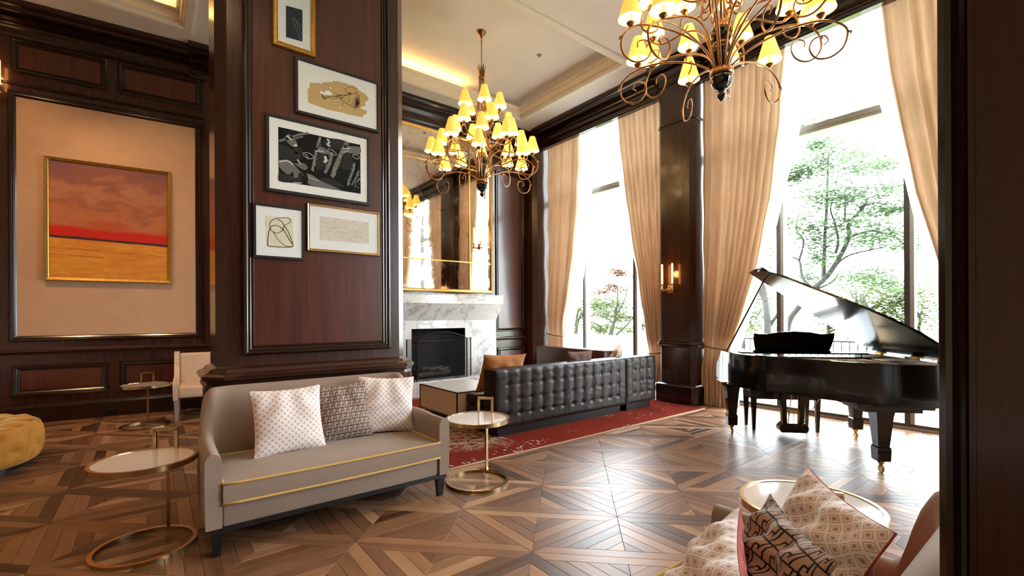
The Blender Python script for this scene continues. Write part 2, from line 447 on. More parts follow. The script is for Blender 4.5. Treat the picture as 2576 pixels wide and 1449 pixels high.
# ---- wall with the painting
def build_wall_left():
    w = sempty('wall_left', 'dark mahogany panelled wall with a beige fabric field', (-.25, 8.56, 0), radians(-5))
    MB().box(-5.4, 3.6, 0, .15, 0, CEIL+.05).build('wall_body', 'mahogany', w)
    def panel(s0, s1, z0, z1, m='mahogany_panel'):
        rect_frame(s0, s1, z0, z1, 0, BOLECTION).build('panel_moulding', 'mahogany_dark', w)
        MB().box(s0+.08, s1-.08, -.006, .01, z0+.08, z1-.08).build('panel', m, w)
    cells = [(-1.2, -.25), (-.13, .845)]
    for s0, s1 in cells+[(-3.75, -2.65), (-2.55, -1.55)]:
        panel(s0, s1, 4.56, 5.0); panel(s0, s1, .36, .765)
    for s0, s1 in ((-1.15, .76), (-3.6, -1.65)):
        MB().box(s0, s1, -.004, .02, 1.145, 4.25).build('fabric_panel', 'fabric_panel', w)
        rect_frame(s0-.075, s1+.075, 1.145-.075, 4.25+.075, 0, [(0, -.002), (0, .02), (.012, .03), (.028, .03), (.036, .02), (.05, .022), (.066, .012), (.076, .002)]).build('panel_moulding', 'mahogany_dark', w)
    MB().prism([(-a, .895+b) for a, b in rail_prof(.055, .08)], 'x', -5.4, 3.6).build('chair_rail', 'mahogany_h', w)
    MB().prism([(-a, 4.40+b) for a, b in [(0, 0), (.02, .004), (.026, .02), (.02, .03), (0, .034)]], 'x', -5.4, 3.6).build('picture_rail', 'mahogany_dark', w)
    MB().prism([(0, 0), (-.035, 0), (-.035, .20), (-.028, .22), (-.02, .245), (0, .25)], 'x', -5.4, 3.6).build('skirting', 'mahogany_dark', w)
    MB().prism([(-a, CEIL+b) for a, b in crown_prof(.34, .34)], 'x', -5.4, .80).build('crown_moulding', 'mahogany_dark', w)
    MB().prism([(-a, CEIL+b) for a, b in crown_prof(.44, .38)], 'x', .70, 1.5).build('crown_moulding', 'mahogany_dark', w)
    MB().box(.88, 1.5, -.04, .02, .98, 5.0).build('pilaster', 'mahogany', w)
    return w
WALL_LEFT = build_wall_left()
# ---- wall with the fireplace
YF = 7.78
def build_wall_fire():
    w = sempty('wall_fireplace', 'dark mahogany wall behind the marble fireplace', (0, YF, 0))
    MB().box(1.9, 7.3, 0, .15, 0, CEIL+.05).build('wall_body', 'mahogany', w)
    MB().box(1.9, 2.05, 0, .9, 0, CEIL+.05).build('wall_return', 'mahogany', w)
    for x0, x1, z0, z1 in ((5.62, 6.38, 1.05, 4.42), (5.66, 6.36, .30, .72), (2.1, 3.0, 1.05, 4.42)):
        rect_frame(x0, x1, z0, z1, 0, BOLECTION).build('panel_moulding', 'mahogany_dark', w)
        MB().box(x0+.08, x1-.08, -.006, .01, z0+.08, z1-.08).build('panel', 'mahogany_panel', w)
    MB().prism([(-a, .87+b) for a, b in rail_prof(.05, .08)], 'x', 1.9, 7.2).build('chair_rail', 'mahogany_h', w)
    MB().prism([(0, 0), (-.03, 0), (-.03, .2), (0, .24)], 'x', 1.9, 7.2).build('skirting', 'mahogany_dark', w)
    MB().prism([(-a, CEIL+b) for a, b in crown_prof(.17, .40)], 'x', 1.9, 7.2).build('crown_moulding', 'mahogany_dark', w)
build_wall_fire()

# ---- wall of windows, its piers and header
def octagon(x0, x1, y0, y1, c):
    return [(x0+c, y0), (x1-c, y0), (x1, y0+c), (x1, y1-c), (x1-c, y1), (x0+c, y1), (x0, y1-c), (x0, y0+c)]
def ring(poly, z, prof):
    """profile (out, up) swept round a counter-clockwise plan"""
    return MB().sweep([(a, b, z) for a, b in poly], [(-o_, u_) for o_, u_ in prof], (0, 0, 1))
def window_pier(name, y0, y1, label):
    w = sempty(name, label, (0, 0, 0)); x0 = 6.48
    poly = octagon(x0, 7.3, y0, y1, .07)
    MB().prism(poly, 'z', 0, CEIL+.02).build('shaft', 'mahogany', w)
    bp = octagon(x0-.07, 7.3, y0-.05, y1+.05, .06)
    MB().prism(bp, 'z', 0, .27).build('plinth', 'mahogany_dark', w)
    ring(bp, .27, [(0, 0), (-.01, .012), (-.04, .03), (-.075, .035)]).build('plinth_cap', 'mahogany_dark', w)
    ring(poly, .87, [(0, 0), (.02, .005), (.03, .025), (.045, .04), (.05, .06), (.035, .075), (.03, .09), (0, .095)]).build('chair_rail', 'mahogany_h', w)
    ring(poly, 4.39, [(0, 0), (.018, .006), (.018, .026), (0, .034)]).build('astragal', 'mahogany_dark', w)
    ring(poly, CEIL, [(a, b) for a, b in crown_prof(.22, .34)]).build('crown_moulding', 'mahogany_dark', w)
    return w
window_pier('wall_window_pier', 3.83, 4.47, 'dark wood pier between the two curtained windows, carrying a lit sconce')
window_pier('wall_window_pier', -3.95, -3.3, 'dark wood pier beyond the foreground pier')
window_pier('wall_window_pier', -.22, .44, 'dark wood pier beside the farther side of the piano window')
w = sempty('wall_corner_pier', 'dark wood corner pier between fireplace wall and windows')
cp = [(6.42, 7.78), (6.42, 7.54), (6.50, 7.46), (7.3, 7.46), (7.3, 7.78)]
MB().prism(cp, 'z', 0, CEIL).build('shaft', 'mahogany', w)
op = [(7.3, 7.46), (6.50, 7.46), (6.42, 7.54), (6.42, 7.78)]
def open_ring(poly, z, prof):
    return MB().sweep([(a, b, z) for a, b in poly], prof, (0, 0, 1), False)
for z, pf, mt in ((.87, [(0, 0), (.02, .005), (.045, .04), (.05, .06), (.03, .09), (0, .095)], 'mahogany_h'), (4.39, [(0, 0), (.018, .006), (.018, .026), (0, .034)], 'mahogany_dark'), (CEIL, crown_prof(.2, .38), 'mahogany_dark'), (0, [(.05, 0), (.05, .25), (0, .3)], 'mahogany_dark')):
    open_ring(op, z, [(-o_, u_) for o_, u_ in pf]).build('pier_moulding', mt, w)
hd = sempty('wall_window_header', 'dark wood header and cornice above the tall windows')
HX = 6.62
for y0, y1 in ((4.4, 7.5), (.40, 3.90), (-7.0, -.18)):
    MB().box(HX, HX+.08, y0, y1, 4.95, CEIL+.02).build('header_board', 'mahogany', hd)
    MB().prism([(HX-a, 4.95+b) for a, b in [(0, 0), (.02, 0), (.026, .02), (.026, .05), (.012, .07), (0, .075)]], 'y', y0, y1).build('header_bead', 'mahogany_dark', hd)
    MB().prism([(HX-a, CEIL+b) for a, b in crown_prof(.24, .30)], 'y', y0, y1).build('crown_moulding', 'mahogany_dark', hd)
MAT['frame_alu'] = plain('window_frame_bronze', (.34, .33, .31), .4, .0, var=.06)
MAT['frame_dark'] = plain('window_frame_shade', (.055, .048, .045), .45, var=.1)
def glass_mat():
    t = NT('window_glass'); tr = t.new('ShaderNodeBsdfTransparent'); gl = t.new('ShaderNodeBsdfGlossy'); gl.inputs['Roughness'].default_value = .02
    lw = t.new('ShaderNodeLayerWeight'); lw.inputs[0].default_value = .5; mx = t.new('ShaderNodeMixShader')
    fr = X(t.nt, lw.outputs['Facing']).pow(4.0)*.85+.02
    tr.inputs[0].default_value = (.97, .985, .98, 1)
    t.link(fr, mx.inputs[0]); t.link(tr.outputs[0], mx.inputs[1]); t.link(gl.outputs[0], mx.inputs[2]); t.link(mx.outputs[0], t.out.inputs[0])
    return t.mat
MAT['glass'] = glass_mat()
def build_window(n, y0, y1, mull, label):
    w = sempty('window_%d' % n, label); gx = 7.16; H = 5.34; tz = 3.86
    ed = [y0]+sorted(mull)+[y1]
    for yy in mull:
        MB().box(7.09, 7.22, yy-.05, yy-.01, .035, H).build('mullion', 'frame_alu', w); MB().box(7.09, 7.22, yy-.01, yy+.045, .035, H).build('mullion', 'frame_dark', w)
    MB().box(7.08, 7.24, y0, y1, 0, .035).build('sill', 'frame_alu', w)
    MB().box(7.08, 7.10, y0, y1, .035, .07).build('sill_track', 'frame_dark', w)
    MB().box(7.10, 7.22, y0, y1, H-.02, CEIL+.4).build('head', 'frame_alu', w)
    for i in range(len(ed)-1):
        a, b = ed[i]+.045, ed[i+1]-.05
        MB().box(7.10, 7.21, a, b, tz, tz+.07).build('transom', 'frame_alu', w); MB().box(7.09, 7.10, a, b, tz+.045, tz+.11).build('transom_cap', 'frame_alu', w)
        for z0, z1 in ((.035, tz), (tz+.07, H-.02)):
            MB().add([(gx, a, z0), (gx, b, z0), (gx, b, z1), (gx, a, z1)], [(0, 1, 2, 3)]).build('pane', 'glass', w)
build_window(1, 4.47, 7.46, (5.38, 6.66), 'tall window behind the leather sofa')
build_window(2, .44, 3.83, (1.43, 2.86), 'tall window behind the grand piano')
build_window(3, -3.3, -.22, (-2.2, -1.2), 'tall window beyond the foreground pier')
build_window(4, -6.9, -3.95, (-5.9, -4.9), 'tall window behind the camera')
for n, (y0, y1) in enumerate(((4.47, 7.46), (.44, 3.83), (-3.3, -.22), (-6.9, -3.95))):
    portal('window_daylight', (7.3, (y0+y1)/2, 2.67), y1-y0, 5.34)
struct(MB().box(7.10, 7.25, YW0, YW0+.1, 0, CEIL).build('wall_end', 'mahogany'))
struct(MB().box(XW0-.1, XW1+.2, YW0-.1, YW0, 0, CEIL).build('wall_back', 'mahogany'), 'dark panelled wall behind the camera')
struct(MB().box(XW0-.1, XW0, YW0, 9.7, 0, CEIL).build('wall_side', 'fabric_panel'), 'beige wall on the far left side')

# ---- the big column that carries the pictures
def build_column():
    w = sempty('wall_column', 'broad mahogany column hung with five framed pictures')
    x0, x1, y0, y1, c = .364, 1.862, 4.0, 4.54, .072
    poly = octagon(x0, x1, y0, y1, c)
    MB().prism(poly, 'z', 0, CEIL+.02).build('shaft', 'mahogany', w)
    rect_frame(.535, 1.70, 1.085, 5.0, y0, BIGBOL).build('panel_moulding', 'mahogany_dark', w)
    MB().box(.535+.07, 1.70-.07, y0-.004, y0+.01, 1.085+.07, 5.0-.07).build('panel', 'mahogany_panel', w)
    rect_frame(.59, 1.645, 1.14, 4.945, y0-.004, [(0, -.004), (0, .010), (.012, .012), (.020, 0)]).build('panel_bead', 'mahogany_dark', w)
    bp = octagon(x0-.05, x1+.05, y0-.05, y1+.05, c)
    MB().prism(bp, 'z', 0, .86).build('plinth', 'mahogany', w)
    ring(poly, .855, [(.05, -.02), (.065, -.015), (.07, .01), (.055, .03), (.06, .045), (.085, .06), (.092, .085), (.075, .10), (.05, .11), (.03, .135), (.012, .14), (0, .15)]).build('plinth_cap', 'mahogany_h', w)
    ring(bp, 0, [(.02, 0), (.02, .2), (0, .24)]).build('skirting', 'mahogany_dark', w)
    ring(poly, CEIL, crown_prof(.2, .36)).build('crown_moulding', 'mahogany_dark', w)
build_column()
# ---- the pier right beside the camera
w = sempty('wall_near_pier', 'dark wood pier filling the right edge of the picture')
px0 = .95
MB().prism([(px0, .150), (px0, -1.2), (1.40, -1.2), (1.40, .158), (px0+.008, .158)], 'z', 0, CEIL+.02).build('shaft', 'mahogany', w)
MB().prism([(px0+.001, .155), (px0-.012, .153), (px0-.018, .146), (px0-.016, .139), (px0-.008, .135), (px0-.010, .131), (px0-.006, .126), (px0+.001, .123)], 'z', 0, CEIL).build('edge_moulding', 'mahogany_dark', w)
MB().prism([(px0+.001, .119), (px0-.003, .1185), (px0-.003, .116), (px0+.001, .1155)], 'z', 0, CEIL).build('edge_bead', 'mahogany_h', w)
# ------------------------------------------------------------------ settees, cushions, occasional tables
MAT['grey_linen'] = fabric('taupe_linen', (.27, .195, .145), weave=900, bump=.2)
MAT['piping'] = fabric('mustard_piping', (.60, .36, .10), weave=400)
MAT['ebony'] = plain('ebonised_wood', (.010, .009, .009), .3, var=.2)
def lattice_mat():
    t = NT('lattice_weave'); x, y, z = t.xyz(t.coord())
    n = 24.0
    a = (x+z)*n; b = (x-z)*n
    fa = (a.frac()-.5).abs(); fb = (b.frac()-.5).abs(); d = fa.max(fb); e = fa+fb
    line = d.gt(.38); ringm = d.band(.20, .29); dot = d.lt(.085)
    wob = t.noise(t.coord(), 60, 2)
    base = t.mix(wob, (.49, .34, .295), (.62, .455, .40))
    c = t.mix(line.max(ringm)*.9, base, (.87, .83, .83)); c = t.mix(dot*.6, c, (.16, .09, .10))
    t.color(c); t.set(rough=.85, sheen=.3, spec=.2); t.bump(line.max(ringm)*.5+t.noise(t.coord(), 500, 2)*.5, .25, .002)
    return t.mat
def fret_mat():
    t = NT('fretwork_weave'); x, y, z = t.xyz(t.coord())
    u = x*25.0; v = z*21.0
    row = v.floor(); us = u + row*.5; fu = us.frac(); fv = v.frac()
    w = .10
    l1 = fv.lt(w*1.1); l2 = fu.lt(w); l3 = fu.band(.5-w*.5, .5+w*.5)*fv.lt(.62); l4 = fv.band(.52, .64)*fu.band(.5, .8); l5 = fu.band(.74, .84)*fv.gt(.36)
    m = l1.max(l2).max(l3).max(l4).max(l5)
    wob = t.noise(t.coord(), 40, 2)
    c = t.mix(m, t.mix(wob, (.34, .24, .19), (.46, .34, .28)), (.014, .011, .015))
    t.color(c); t.set(rough=.8, sheen=.2, spec=.2); t.bump((m*-1.0)+1.0, .4, .003)
    return t.mat
MAT['lattice'] = lattice_mat(); MAT['fret'] = fret_mat()
MAT['red_velvet'] = fabric('red_cushion_cloth', (.42, .045, .022), weave=500)
MAT['rust_velvet'] = fabric('rust_velvet', (.36, .13, .025), weave=120, var=.25, sheen=.5)
MAT['tweed'] = fabric('brown_tweed', (.16, .09, .075), weave=160, var=.9)
MAT['beige_satin'] = fabric('beige_cushion_cloth', (.62, .42, .30), weave=400)

def pillow(name, label, w, h, T, loc, rot, front, back, cat='cushion', group=None, wr=1.0, seed=0):
    e = thing(name, label, cat, loc, 0, group); e.rotation_euler = rot
    rn = random.Random(seed); ph = [rn.uniform(0, 6) for _ in range(4)]
    def fn(sgn):
        def f(i, j):
            u, v = 2*i-1, 2*j-1
            a = max(0, 1-abs(u)**2.4)**.62*max(0, 1-abs(v)**2.4)**.62
            x = w/2*u*(1-.075*(1-v*v)); z = h/2*v*(1-.075*(1-u*u))
            cr = .010*wr*sin(9*u*v+ph[0]+4*u)*a+.007*wr*sin(13*v-5*u+ph[1])*a
            return (x, sgn*(T/2*a+.003)+cr, z+h/2)
        return f
    MB().grid(fn(-1), 29, 29).build('cover_front', front, e, True)
    b = MB().grid(fn(1), 29, 29).build('cover_back', back, e, True)
    edge = []
    for k in range(4):
        for i in range(14):
            s = 2*i/14-1
            u, v = [(s, -1), (1, s), (-s, 1), (-1, -s)][k]
            edge.append((w/2*u*(1-.075*(1-v*v)), 0, h/2*v*(1-.075*(1-u*u))+h/2))
    MB().tube(edge, .0022, 6, True).build('seam_piping', back, e, True)
    return e

def settee(name, label, loc, rz):
    e = thing(name, label, 'sofa', loc, rz)
    W, yf, yb, th = .786, -.40, .38, .085
    # centre line of the wrap-around shell
    path = []; r = .16; xo = W-th/2; ybk = yb-th/2
    N = 16
    for i in range(N): path.append((-xo, yf+(ybk-r-yf)*i/N))
    for i in range(11): a = pi-(pi/2)*i/10; path.append((-xo+r+r*cos(a), ybk-r+r*sin(a)))
    for i in range(1, 24): path.append((-xo+r+(2*xo-2*r)*i/24, ybk))
    for i in range(11): a = pi/2-(pi/2)*i/10; path.append((xo-r+r*cos(a), ybk-r+r*sin(a)))
    for i in range(1, N+1): path.append((xo, ybk-r+(yf-(ybk-r))*i/N))
    P = [Vector((a, b, 0)) for a, b in path]; n = len(P)
    def hgt(p):
        s = min(1, max(0, ((p.y-(ybk-r))/r-.02)/.80)); s = s*s*(3-2*s)
        return .598+.012*min(1, max(0, (p.y+.2)/.3))+.275*s
    rings = []
    for i in range(n):
        t = (P[min(i+1, n-1)]-P[max(i-1, 0)]).normalized(); nl = Vector((-t.y, t.x, 0))   # outward (left of travel is outside)
        if nl.dot(P[i]-Vector((0, -.1, 0))) < 0: nl = -nl
        H = hgt(P[i]); tilt = .03*max(0, (H-.3)/.5)*max(0, nl.y)-.025*max(0, (P[i].y-.0)/.38)*abs(nl.x); c = P[i]
        flare = .015
        prof = [(-th/2, .17), (-th/2, .40), (-th/2+tilt*.6, H-.07), (-th/2+tilt+.004, H-.03), (-th/2+tilt+.02, H-.008), (tilt, H), (th/2+tilt-.02, H-.008), (th/2+tilt-.004, H-.03), (th/2+tilt*.7, H-.08), (th/2, .40), (th/2-.004, .17)]
        rings.append([c+nl*o+Vector((0, 0, z)) for o, z in prof])
    k = len(rings[0]); b = MB(); vs = [p for q in rings for p in q]; fs = []
    for i in range(n-1):
        for j in range(k): fs.append((i*k+j, i*k+(j+1) % k, (i+1)*k+(j+1) % k, (i+1)*k+j))
    fs += [tuple(range(k)), tuple((n-1)*k+j for j in range(k))]
    b.add(vs, fs).build('backrest_shell', 'grey_linen', e, True, angle=50)
    MB().rbox(-W+th, W-th, yf+.015, yb-.12, .165, .312, .015).build('front_rail', 'grey_linen', e, True, angle=40)
    # seat cushion
    cw, c0, c1 = W-th-.004, yf-.012, yb-th-.03
    def cush(top):
        def f(i, j):
            u, v = 2*i-1, 2*j-1
            bow = .02*(1-u*u)*(1-j)
            z = (.418+.026*(1-abs(u)**4)*(1-abs(v)**3)) if top else .306
            return (cw*u, c0+(c1-c0)*j-bow, z)
        return f
    rim = lambda z: [((cw)*a, c0+(c1-c0)*bb-.02*(1-a*a)*(1-bb), z) for a, bb in
                     [(-1+2*i/16, 0) for i in range(16)]+[(1, i/8) for i in range(8)]+[(1-2*i/16, 1) for i in range(16)]+[(-1, 1-i/8) for i in range(8)]]
    sc = MB().grid(cush(True), 33, 17); lo = rim(.306); mi = [Vector((p[0]*1.004, p[1]-.006*(1 if p[1] < 0 else -1), .362)) for p in lo]; up = rim(.418)
    m_ = len(lo); sc.add(lo+mi+up, [(i+a*m_, (i+1) % m_+a*m_, (i+1) % m_+(a+1)*m_, i+(a+1)*m_) for a in (0, 1) for i in range(m_)]); sc.grid(cush(False), 5, 3)
    s = sc.build('seat_cushion', 'grey_linen', e, True, angle=60)
    MB().tube(rim(.420), .0075, 6, True).build('seat_piping', 'piping', s, True); MB().tube(rim(.306), .0075, 6, True).build('seat_piping', 'piping', s, True)
    MB().box(-W+.02, W-.02, yf+.01, yb-.03, .140, .168).build('base_strip', 'ebony', e)
    for sx in (-1, 1):
        for sy, yy in ((-1, yf+.05), (1, yb-.07)):
            x = sx*(W-.06)
            a, c = .030, .018
            MB().add([(x-c, yy-c, 0), (x+c, yy-c, 0), (x+c, yy+c, 0), (x-c, yy+c, 0), (x-a, yy-a, .145), (x+a, yy-a, .145), (x+a, yy+a, .145), (x-a, yy+a, .145)],
                     [(0, 3, 2, 1), (4, 5, 6, 7), (0, 1, 5, 4), (1, 2, 6, 5), (2, 3, 7, 6), (3, 0, 4, 7)]).build('leg', 'ebony', e)
    return e
S1 = settee('settee', 'taupe linen settee with mustard piping in front of the picture column', (1.008, 3.50, 0), 0)
S2 = settee('settee', 'pale taupe settee in the bottom right corner, mostly cut off by the frame', (1.085, .585, 0), pi)
LEAN = radians(-17)
pillow('cushion', 'large white lattice cushion at the left on the taupe settee', .47, .46, .15, (.755, 3.47, .43), (LEAN, 0, radians(3)), 'lattice', 'red_velvet', group='cushions on the two settees', seed=1)
pillow('cushion', 'black and beige fretwork cushion between two white ones on the taupe settee', .42, .43, .13, (1.15, 3.56, .435), (LEAN, radians(-3), radians(-5)), 'fret', 'fret', group='cushions on the two settees', seed=2)
pillow('cushion', 'large white lattice cushion at the right on the taupe settee', .46, .46, .14, (1.485, 3.575, .43), (radians(-13), radians(4), radians(-9)), 'lattice', 'red_velvet', group='cushions on the two settees', seed=3)

# round side tables with a carrying handle
MAT['cream_glass'] = plain('cream_glass_top', (.66, .58, .52), .08, var=.02, coat=.6)
def side_table(label, loc, stem_deg, r=.258, H=.53, group='round brass side tables'):
    e = thing('side_table', label, 'table', loc, 0, group); a0 = radians(stem_deg); d = Vector((cos(a0), sin(a0), 0)); p = Vector((-d.y, d.x, 0))
    def ringm(z0, z1, ro, ri, n=64):
        return MB().sweep([(ro*cos(2*pi*i/n), ro*sin(2*pi*i/n), z0) for i in range(n)], [(0, 0), (ro-ri, 0), (ro-ri, z1-z0), (0, z1-z0), (0, 0)], (0, 0, 1))
    ringm(0, .021, r+.002, r-.022).build('foot_ring', 'brass', e, True, angle=40)
    ringm(H-.028, H+.003, r+.006, r-.012).build('rim', 'brass', e, True, angle=40)
    MB().lathe([(0, H-.02), (r-.011, H-.02), (r-.011, H-.001), (0, H-.001)], 64).build('table_top', 'cream_glass', e, True, angle=40)
    c = d*(r-.010)
    MB().tube([c+Vector((0, 0, .008)), c+Vector((0, 0, H-.02))], .0145, 4).build('stem', 'brass', e)
    hw, hh = .062, .125; c2 = d*(r-.035)
    b = MB()
    def bar(q0, q1):
        q0, q1 = Vector(q0), Vector(q1); t = (q1-q0).normalized(); s1 = d*.007; s2 = t.cross(d).normalized()*.010
        b.add([q0+s1+s2, q0+s1-s2, q0-s1-s2, q0-s1+s2, q1+s1+s2, q1+s1-s2, q1-s1-s2, q1-s1+s2], [(0, 1, 2, 3), (7, 6, 5, 4), (0, 4, 5, 1), (1, 5, 6, 2), (2, 6, 7, 3), (3, 7, 4, 0)])
    z0 = Vector((0, 0, H-.005)); z1 = Vector((0, 0, H+hh))
    bar(c2+p*hw+z0, c2+p*hw+z1); bar(c2-p*hw+z0, c2-p*hw+z1); bar(c2+p*(hw+.008)+z1, c2-p*(hw+.008)+z1)
    b.build('handle', 'brass', e)
    return e
side_table('round brass side table left of the taupe settee, in the foreground', (-.045, 3.53, 0), 62)
side_table('round brass side table between the taupe settee and the red rug', (2.12, 3.20, 0), 38)
side_table('round brass side table beside the beige chair at the painting wall', (-.085, 7.47, 0), 85)
side_table('round gilt side table behind the bottom right cushions, near the piano', (2.27, .80, 0), -150, .27, .55)

# tufted ottoman
def velvet(name, c1, c2):
    t = NT(name); v = t.coord(); n = t.noise(v, 9, 5, .6, 1.0); lw = t.new('ShaderNodeLayerWeight'); lw.inputs[0].default_value = .35
    t.color(t.ramp(n, [(.3, c1), (.7, c2)])); t.set(rough=.7, sheen=1.0, spec=.2); t.bump(t.noise(v, 350, 2), .15, .002)
    t.b.inputs['Sheen Roughness'].default_value = .35; t.b.inputs['Sheen Tint'].default_value = (1, .75, .35, 1)
    return t.mat
MAT['mustard_velvet'] = velvet('mustard_velvet', (.42, .17, .022), (.62, .29, .05))
def ottoman():
    e = thing('ottoman', 'round tufted mustard velvet ottoman at the left edge', 'ottoman', (-1.56, 6.27, 0)); R, H0, H1 = .72, .07, .43
    tops = [(rr, 2*pi*(k+.5*(q % 2))/n) for q, (rr, n) in enumerate(((.17, 5), (.40, 11), (.60, 16))) for k in range(n)]
    sides = [((z), 2*pi*(k+.5*q)/16) for q, z in enumerate((.34, .20)) for k in range(16)]
    def f(i, j):
        a = 2*pi*i
        if j < .5:
            rr = R*.93*j/.5; z = H1-.02*(j/.5)**4; x, y = rr*cos(a), rr*sin(a)
            dd = 0
            for tr, ta in tops:
                d2 = (x-tr*cos(ta))**2+(y-tr*sin(ta))**2; dd += .042*exp(-d2/.0012)+.026*exp(-d2/.007)
            return (x, y, z-dd+.012*(.5+.5*sin(3*a)))
        s = (j-.5)/.5; ang = s*pi
        z = H0+(H1-.03-H0)*(1-s); bul = .05*sin(pi*min(1, max(0, s)))**.6
        rr = R*.945+bul*1.0
        dd = 0
        for tz, ta in sides:
            da = (a-ta+pi) % (2*pi)-pi; d2 = (da*R)**2+(z-tz)**2; dd += .032*exp(-d2/.0011)+.012*exp(-d2/.006)
        rr -= dd
        return (rr*cos(a), rr*sin(a), z)
    MB().grid(f, 150, 56, True).build('upholstery', 'mustard_velvet', e, True)
    bt = MB()
    for tr, ta in tops: bt.lathe([(0, .008), (.010, .004), (.012, -.004)], 8)
    MB().lathe([(0, 0), (R-.12, 0), (R-.12, .09), (0, .09)], 48).build('plinth', 'ebony', e)
ottoman()

# beige chair against the painting wall
MAT['beige_leather'] = plain('beige_upholstery', (.56, .40, .28), .55, var=.06, bump=.05, bscale=200)
MAT['limed_leg'] = plain('limed_wood_leg', (.30, .25, .23), .45, var=.1)
def side_chair():
    e = thing('lounge_chair', 'beige upholstered chair behind the column beside the painting wall', 'chair', (.62, 7.83, 0), radians(-4))
    W, D = .40, .34
    MB().rbox(-W+.05, W-.05, -D, D-.06, .30, .46, .03, 4).build('seat', 'beige_leather', e, True, angle=40)
    MB().rbox(-W+.05, W-.05, D-.16, D-.02, .42, .87, .035, 4).build('backrest', 'beige_leather', e, True, angle=40)
    for sx in (-1, 1):
        pts = [(-D, .28), (D, .28), (D, .89), (D-.16, .89), (D-.20, .70), (D-.28, .56), (-D+.02, .50)]
        b = MB().prism(pts, 'x', sx*(W-.055), sx*W); b.build('side_panel', 'beige_leather', e)
        edge = [(sx*W, y, z) for y, z in pts]
        MB().tube(edge, .006, 6, True).build('welting', 'beige_leather', e, True)
        for yy in (-D+.04, D-.04):
            x = sx*(W-.035); a, c = .028, .016
            MB().add([(x-c, yy-c, 0), (x+c, yy-c, 0), (x+c, yy+c, 0), (x-c, yy+c, 0), (x-a, yy-a, .29), (x+a, yy-a, .29), (x+a, yy+a, .29), (x-a, yy+a, .29)],
                     [(0, 3, 2, 1), (4, 5, 6, 7), (0, 1, 5, 4), (1, 2, 6, 5), (2, 3, 7, 6), (3, 0, 4, 7)]).build('leg', 'limed_leg', e)
side_chair()

# cushions on the near settee (it faces the other way)
pillow('cushion', 'white lattice cushion with red back at the bottom edge, foremost of the near settee', .44, .44, .13, (1.087, .79, .435), (radians(-33), 0, radians(206)), 'lattice', 'red_velvet', group='cushions on the two settees', seed=5, wr=1.4)
pillow('cushion', 'black and beige fretwork cushion between the two red-backed ones', .42, .42, .12, (1.275, .68, .432), (radians(-30), 0, radians(222)), 'fret', 'fret', group='cushions on the two settees', seed=6, wr=2)
pillow('cushion', 'white lattice cushion with red back leaning in the settee corner, beside the gilt table', .46, .46, .14, (1.475, .635, .435), (radians(-27), radians(2), radians(223)), 'lattice', 'red_velvet', group='cushions on the two settees', seed=7, wr=1.6)
# ------------------------------------------------------------------ pictures
def ribbon(b, pts, w, y):
    """flat stroke in an x-z plane at depth y (facing -Y)"""
    P = [Vector((p[0], p[1])) for p in pts]; n = len(P); vs = []
    for i in range(n):
        t = P[min(i+1, n-1)]-P[max(i-1, 0)]; t = t.normalized() if t.length > 1e-9 else Vector((1, 0)); nn = Vector((-t.y, t.x))
        ww = w[i] if isinstance(w, (list, tuple)) else w
        vs += [(P[i].x+nn.x*ww/2, y, P[i].y+nn.y*ww/2), (P[i].x-nn.x*ww/2, y, P[i].y-nn.y*ww/2)]
    b.add(vs, [(2*i, 2*i+1, 2*i+3, 2*i+2) for i in range(n-1)])
def px2(pts, s, ox, oy, y):
    out = []
    for a, b in pts:
        p = on_y(ox+a/s, oy+b/s, y); out.append((p.x, p.z))
    return out
def smooth2(pts, n=5, closed=False):
    q = list(pts)+([pts[0]] if closed else [])
    return [(p.x, p.y) for p in spline([(a, b, 0) for a, b in q], n)]
def poly_flat(b, pts, y):
    b.add([(p[0], y, p[1]) for p in pts], [tuple(range(len(pts)))])
def ellipse(cx, cz, rx, rz, n=24, rot=0):
    return [(cx+rx*cos(2*pi*i/n)*cos(rot)-rz*sin(2*pi*i/n)*sin(rot), cz+rx*cos(2*pi*i/n)*sin(rot)+rz*sin(2*pi*i/n)*cos(rot)) for i in range(n)]
FACE = 3.972
def picture(label, x0, x1, z0, z1, fw, fmat, depth=.028, prof=None):
    e = thing('framed_picture', label, 'picture', ((x0+x1)/2, 3.996, z0), 0, 'framed pictures on the column')
    off = Vector(((x0+x1)/2, 3.996, z0))
    pr = prof or [(0, 0), (0, depth), (fw*.85, depth), (fw, depth-.004), (fw, depth-.018)]
    rect_frame(x0, x1, z0, z1, 3.996, pr).xform(Matrix.Translation(-off)).build('frame', fmat, e)
    MB().box(x0+fw*.9, x1-fw*.9, FACE+.004, FACE+.02, z0+fw*.9, z1-fw*.9).xform(Matrix.Translation(-off)).build('mat_board', 'mat_board', e)
    MB().add([(x0+fw, FACE-.003, z0+fw), (x1-fw, FACE-.003, z0+fw), (x1-fw, FACE-.003, z1-fw), (x0+fw, FACE-.003, z1-fw)], [(0, 1, 2, 3)]).xform(Matrix.Translation(-off)).build('glazing', 'glass', e)
    def layer(name, b, mat):
        o = b.xform(Matrix.Translation(-off)).build(name, mat, e, recalc=False)
        if 'tone' in name or name in ('paper_tear', 'drawn_line', 'ink_drawing', 'faint_line'): o['kind'] = 'stuff'
        return o
    return layer
def flat_mat(name, col, rough=.7): return plain(name, col, rough, var=.04, spec=.04)
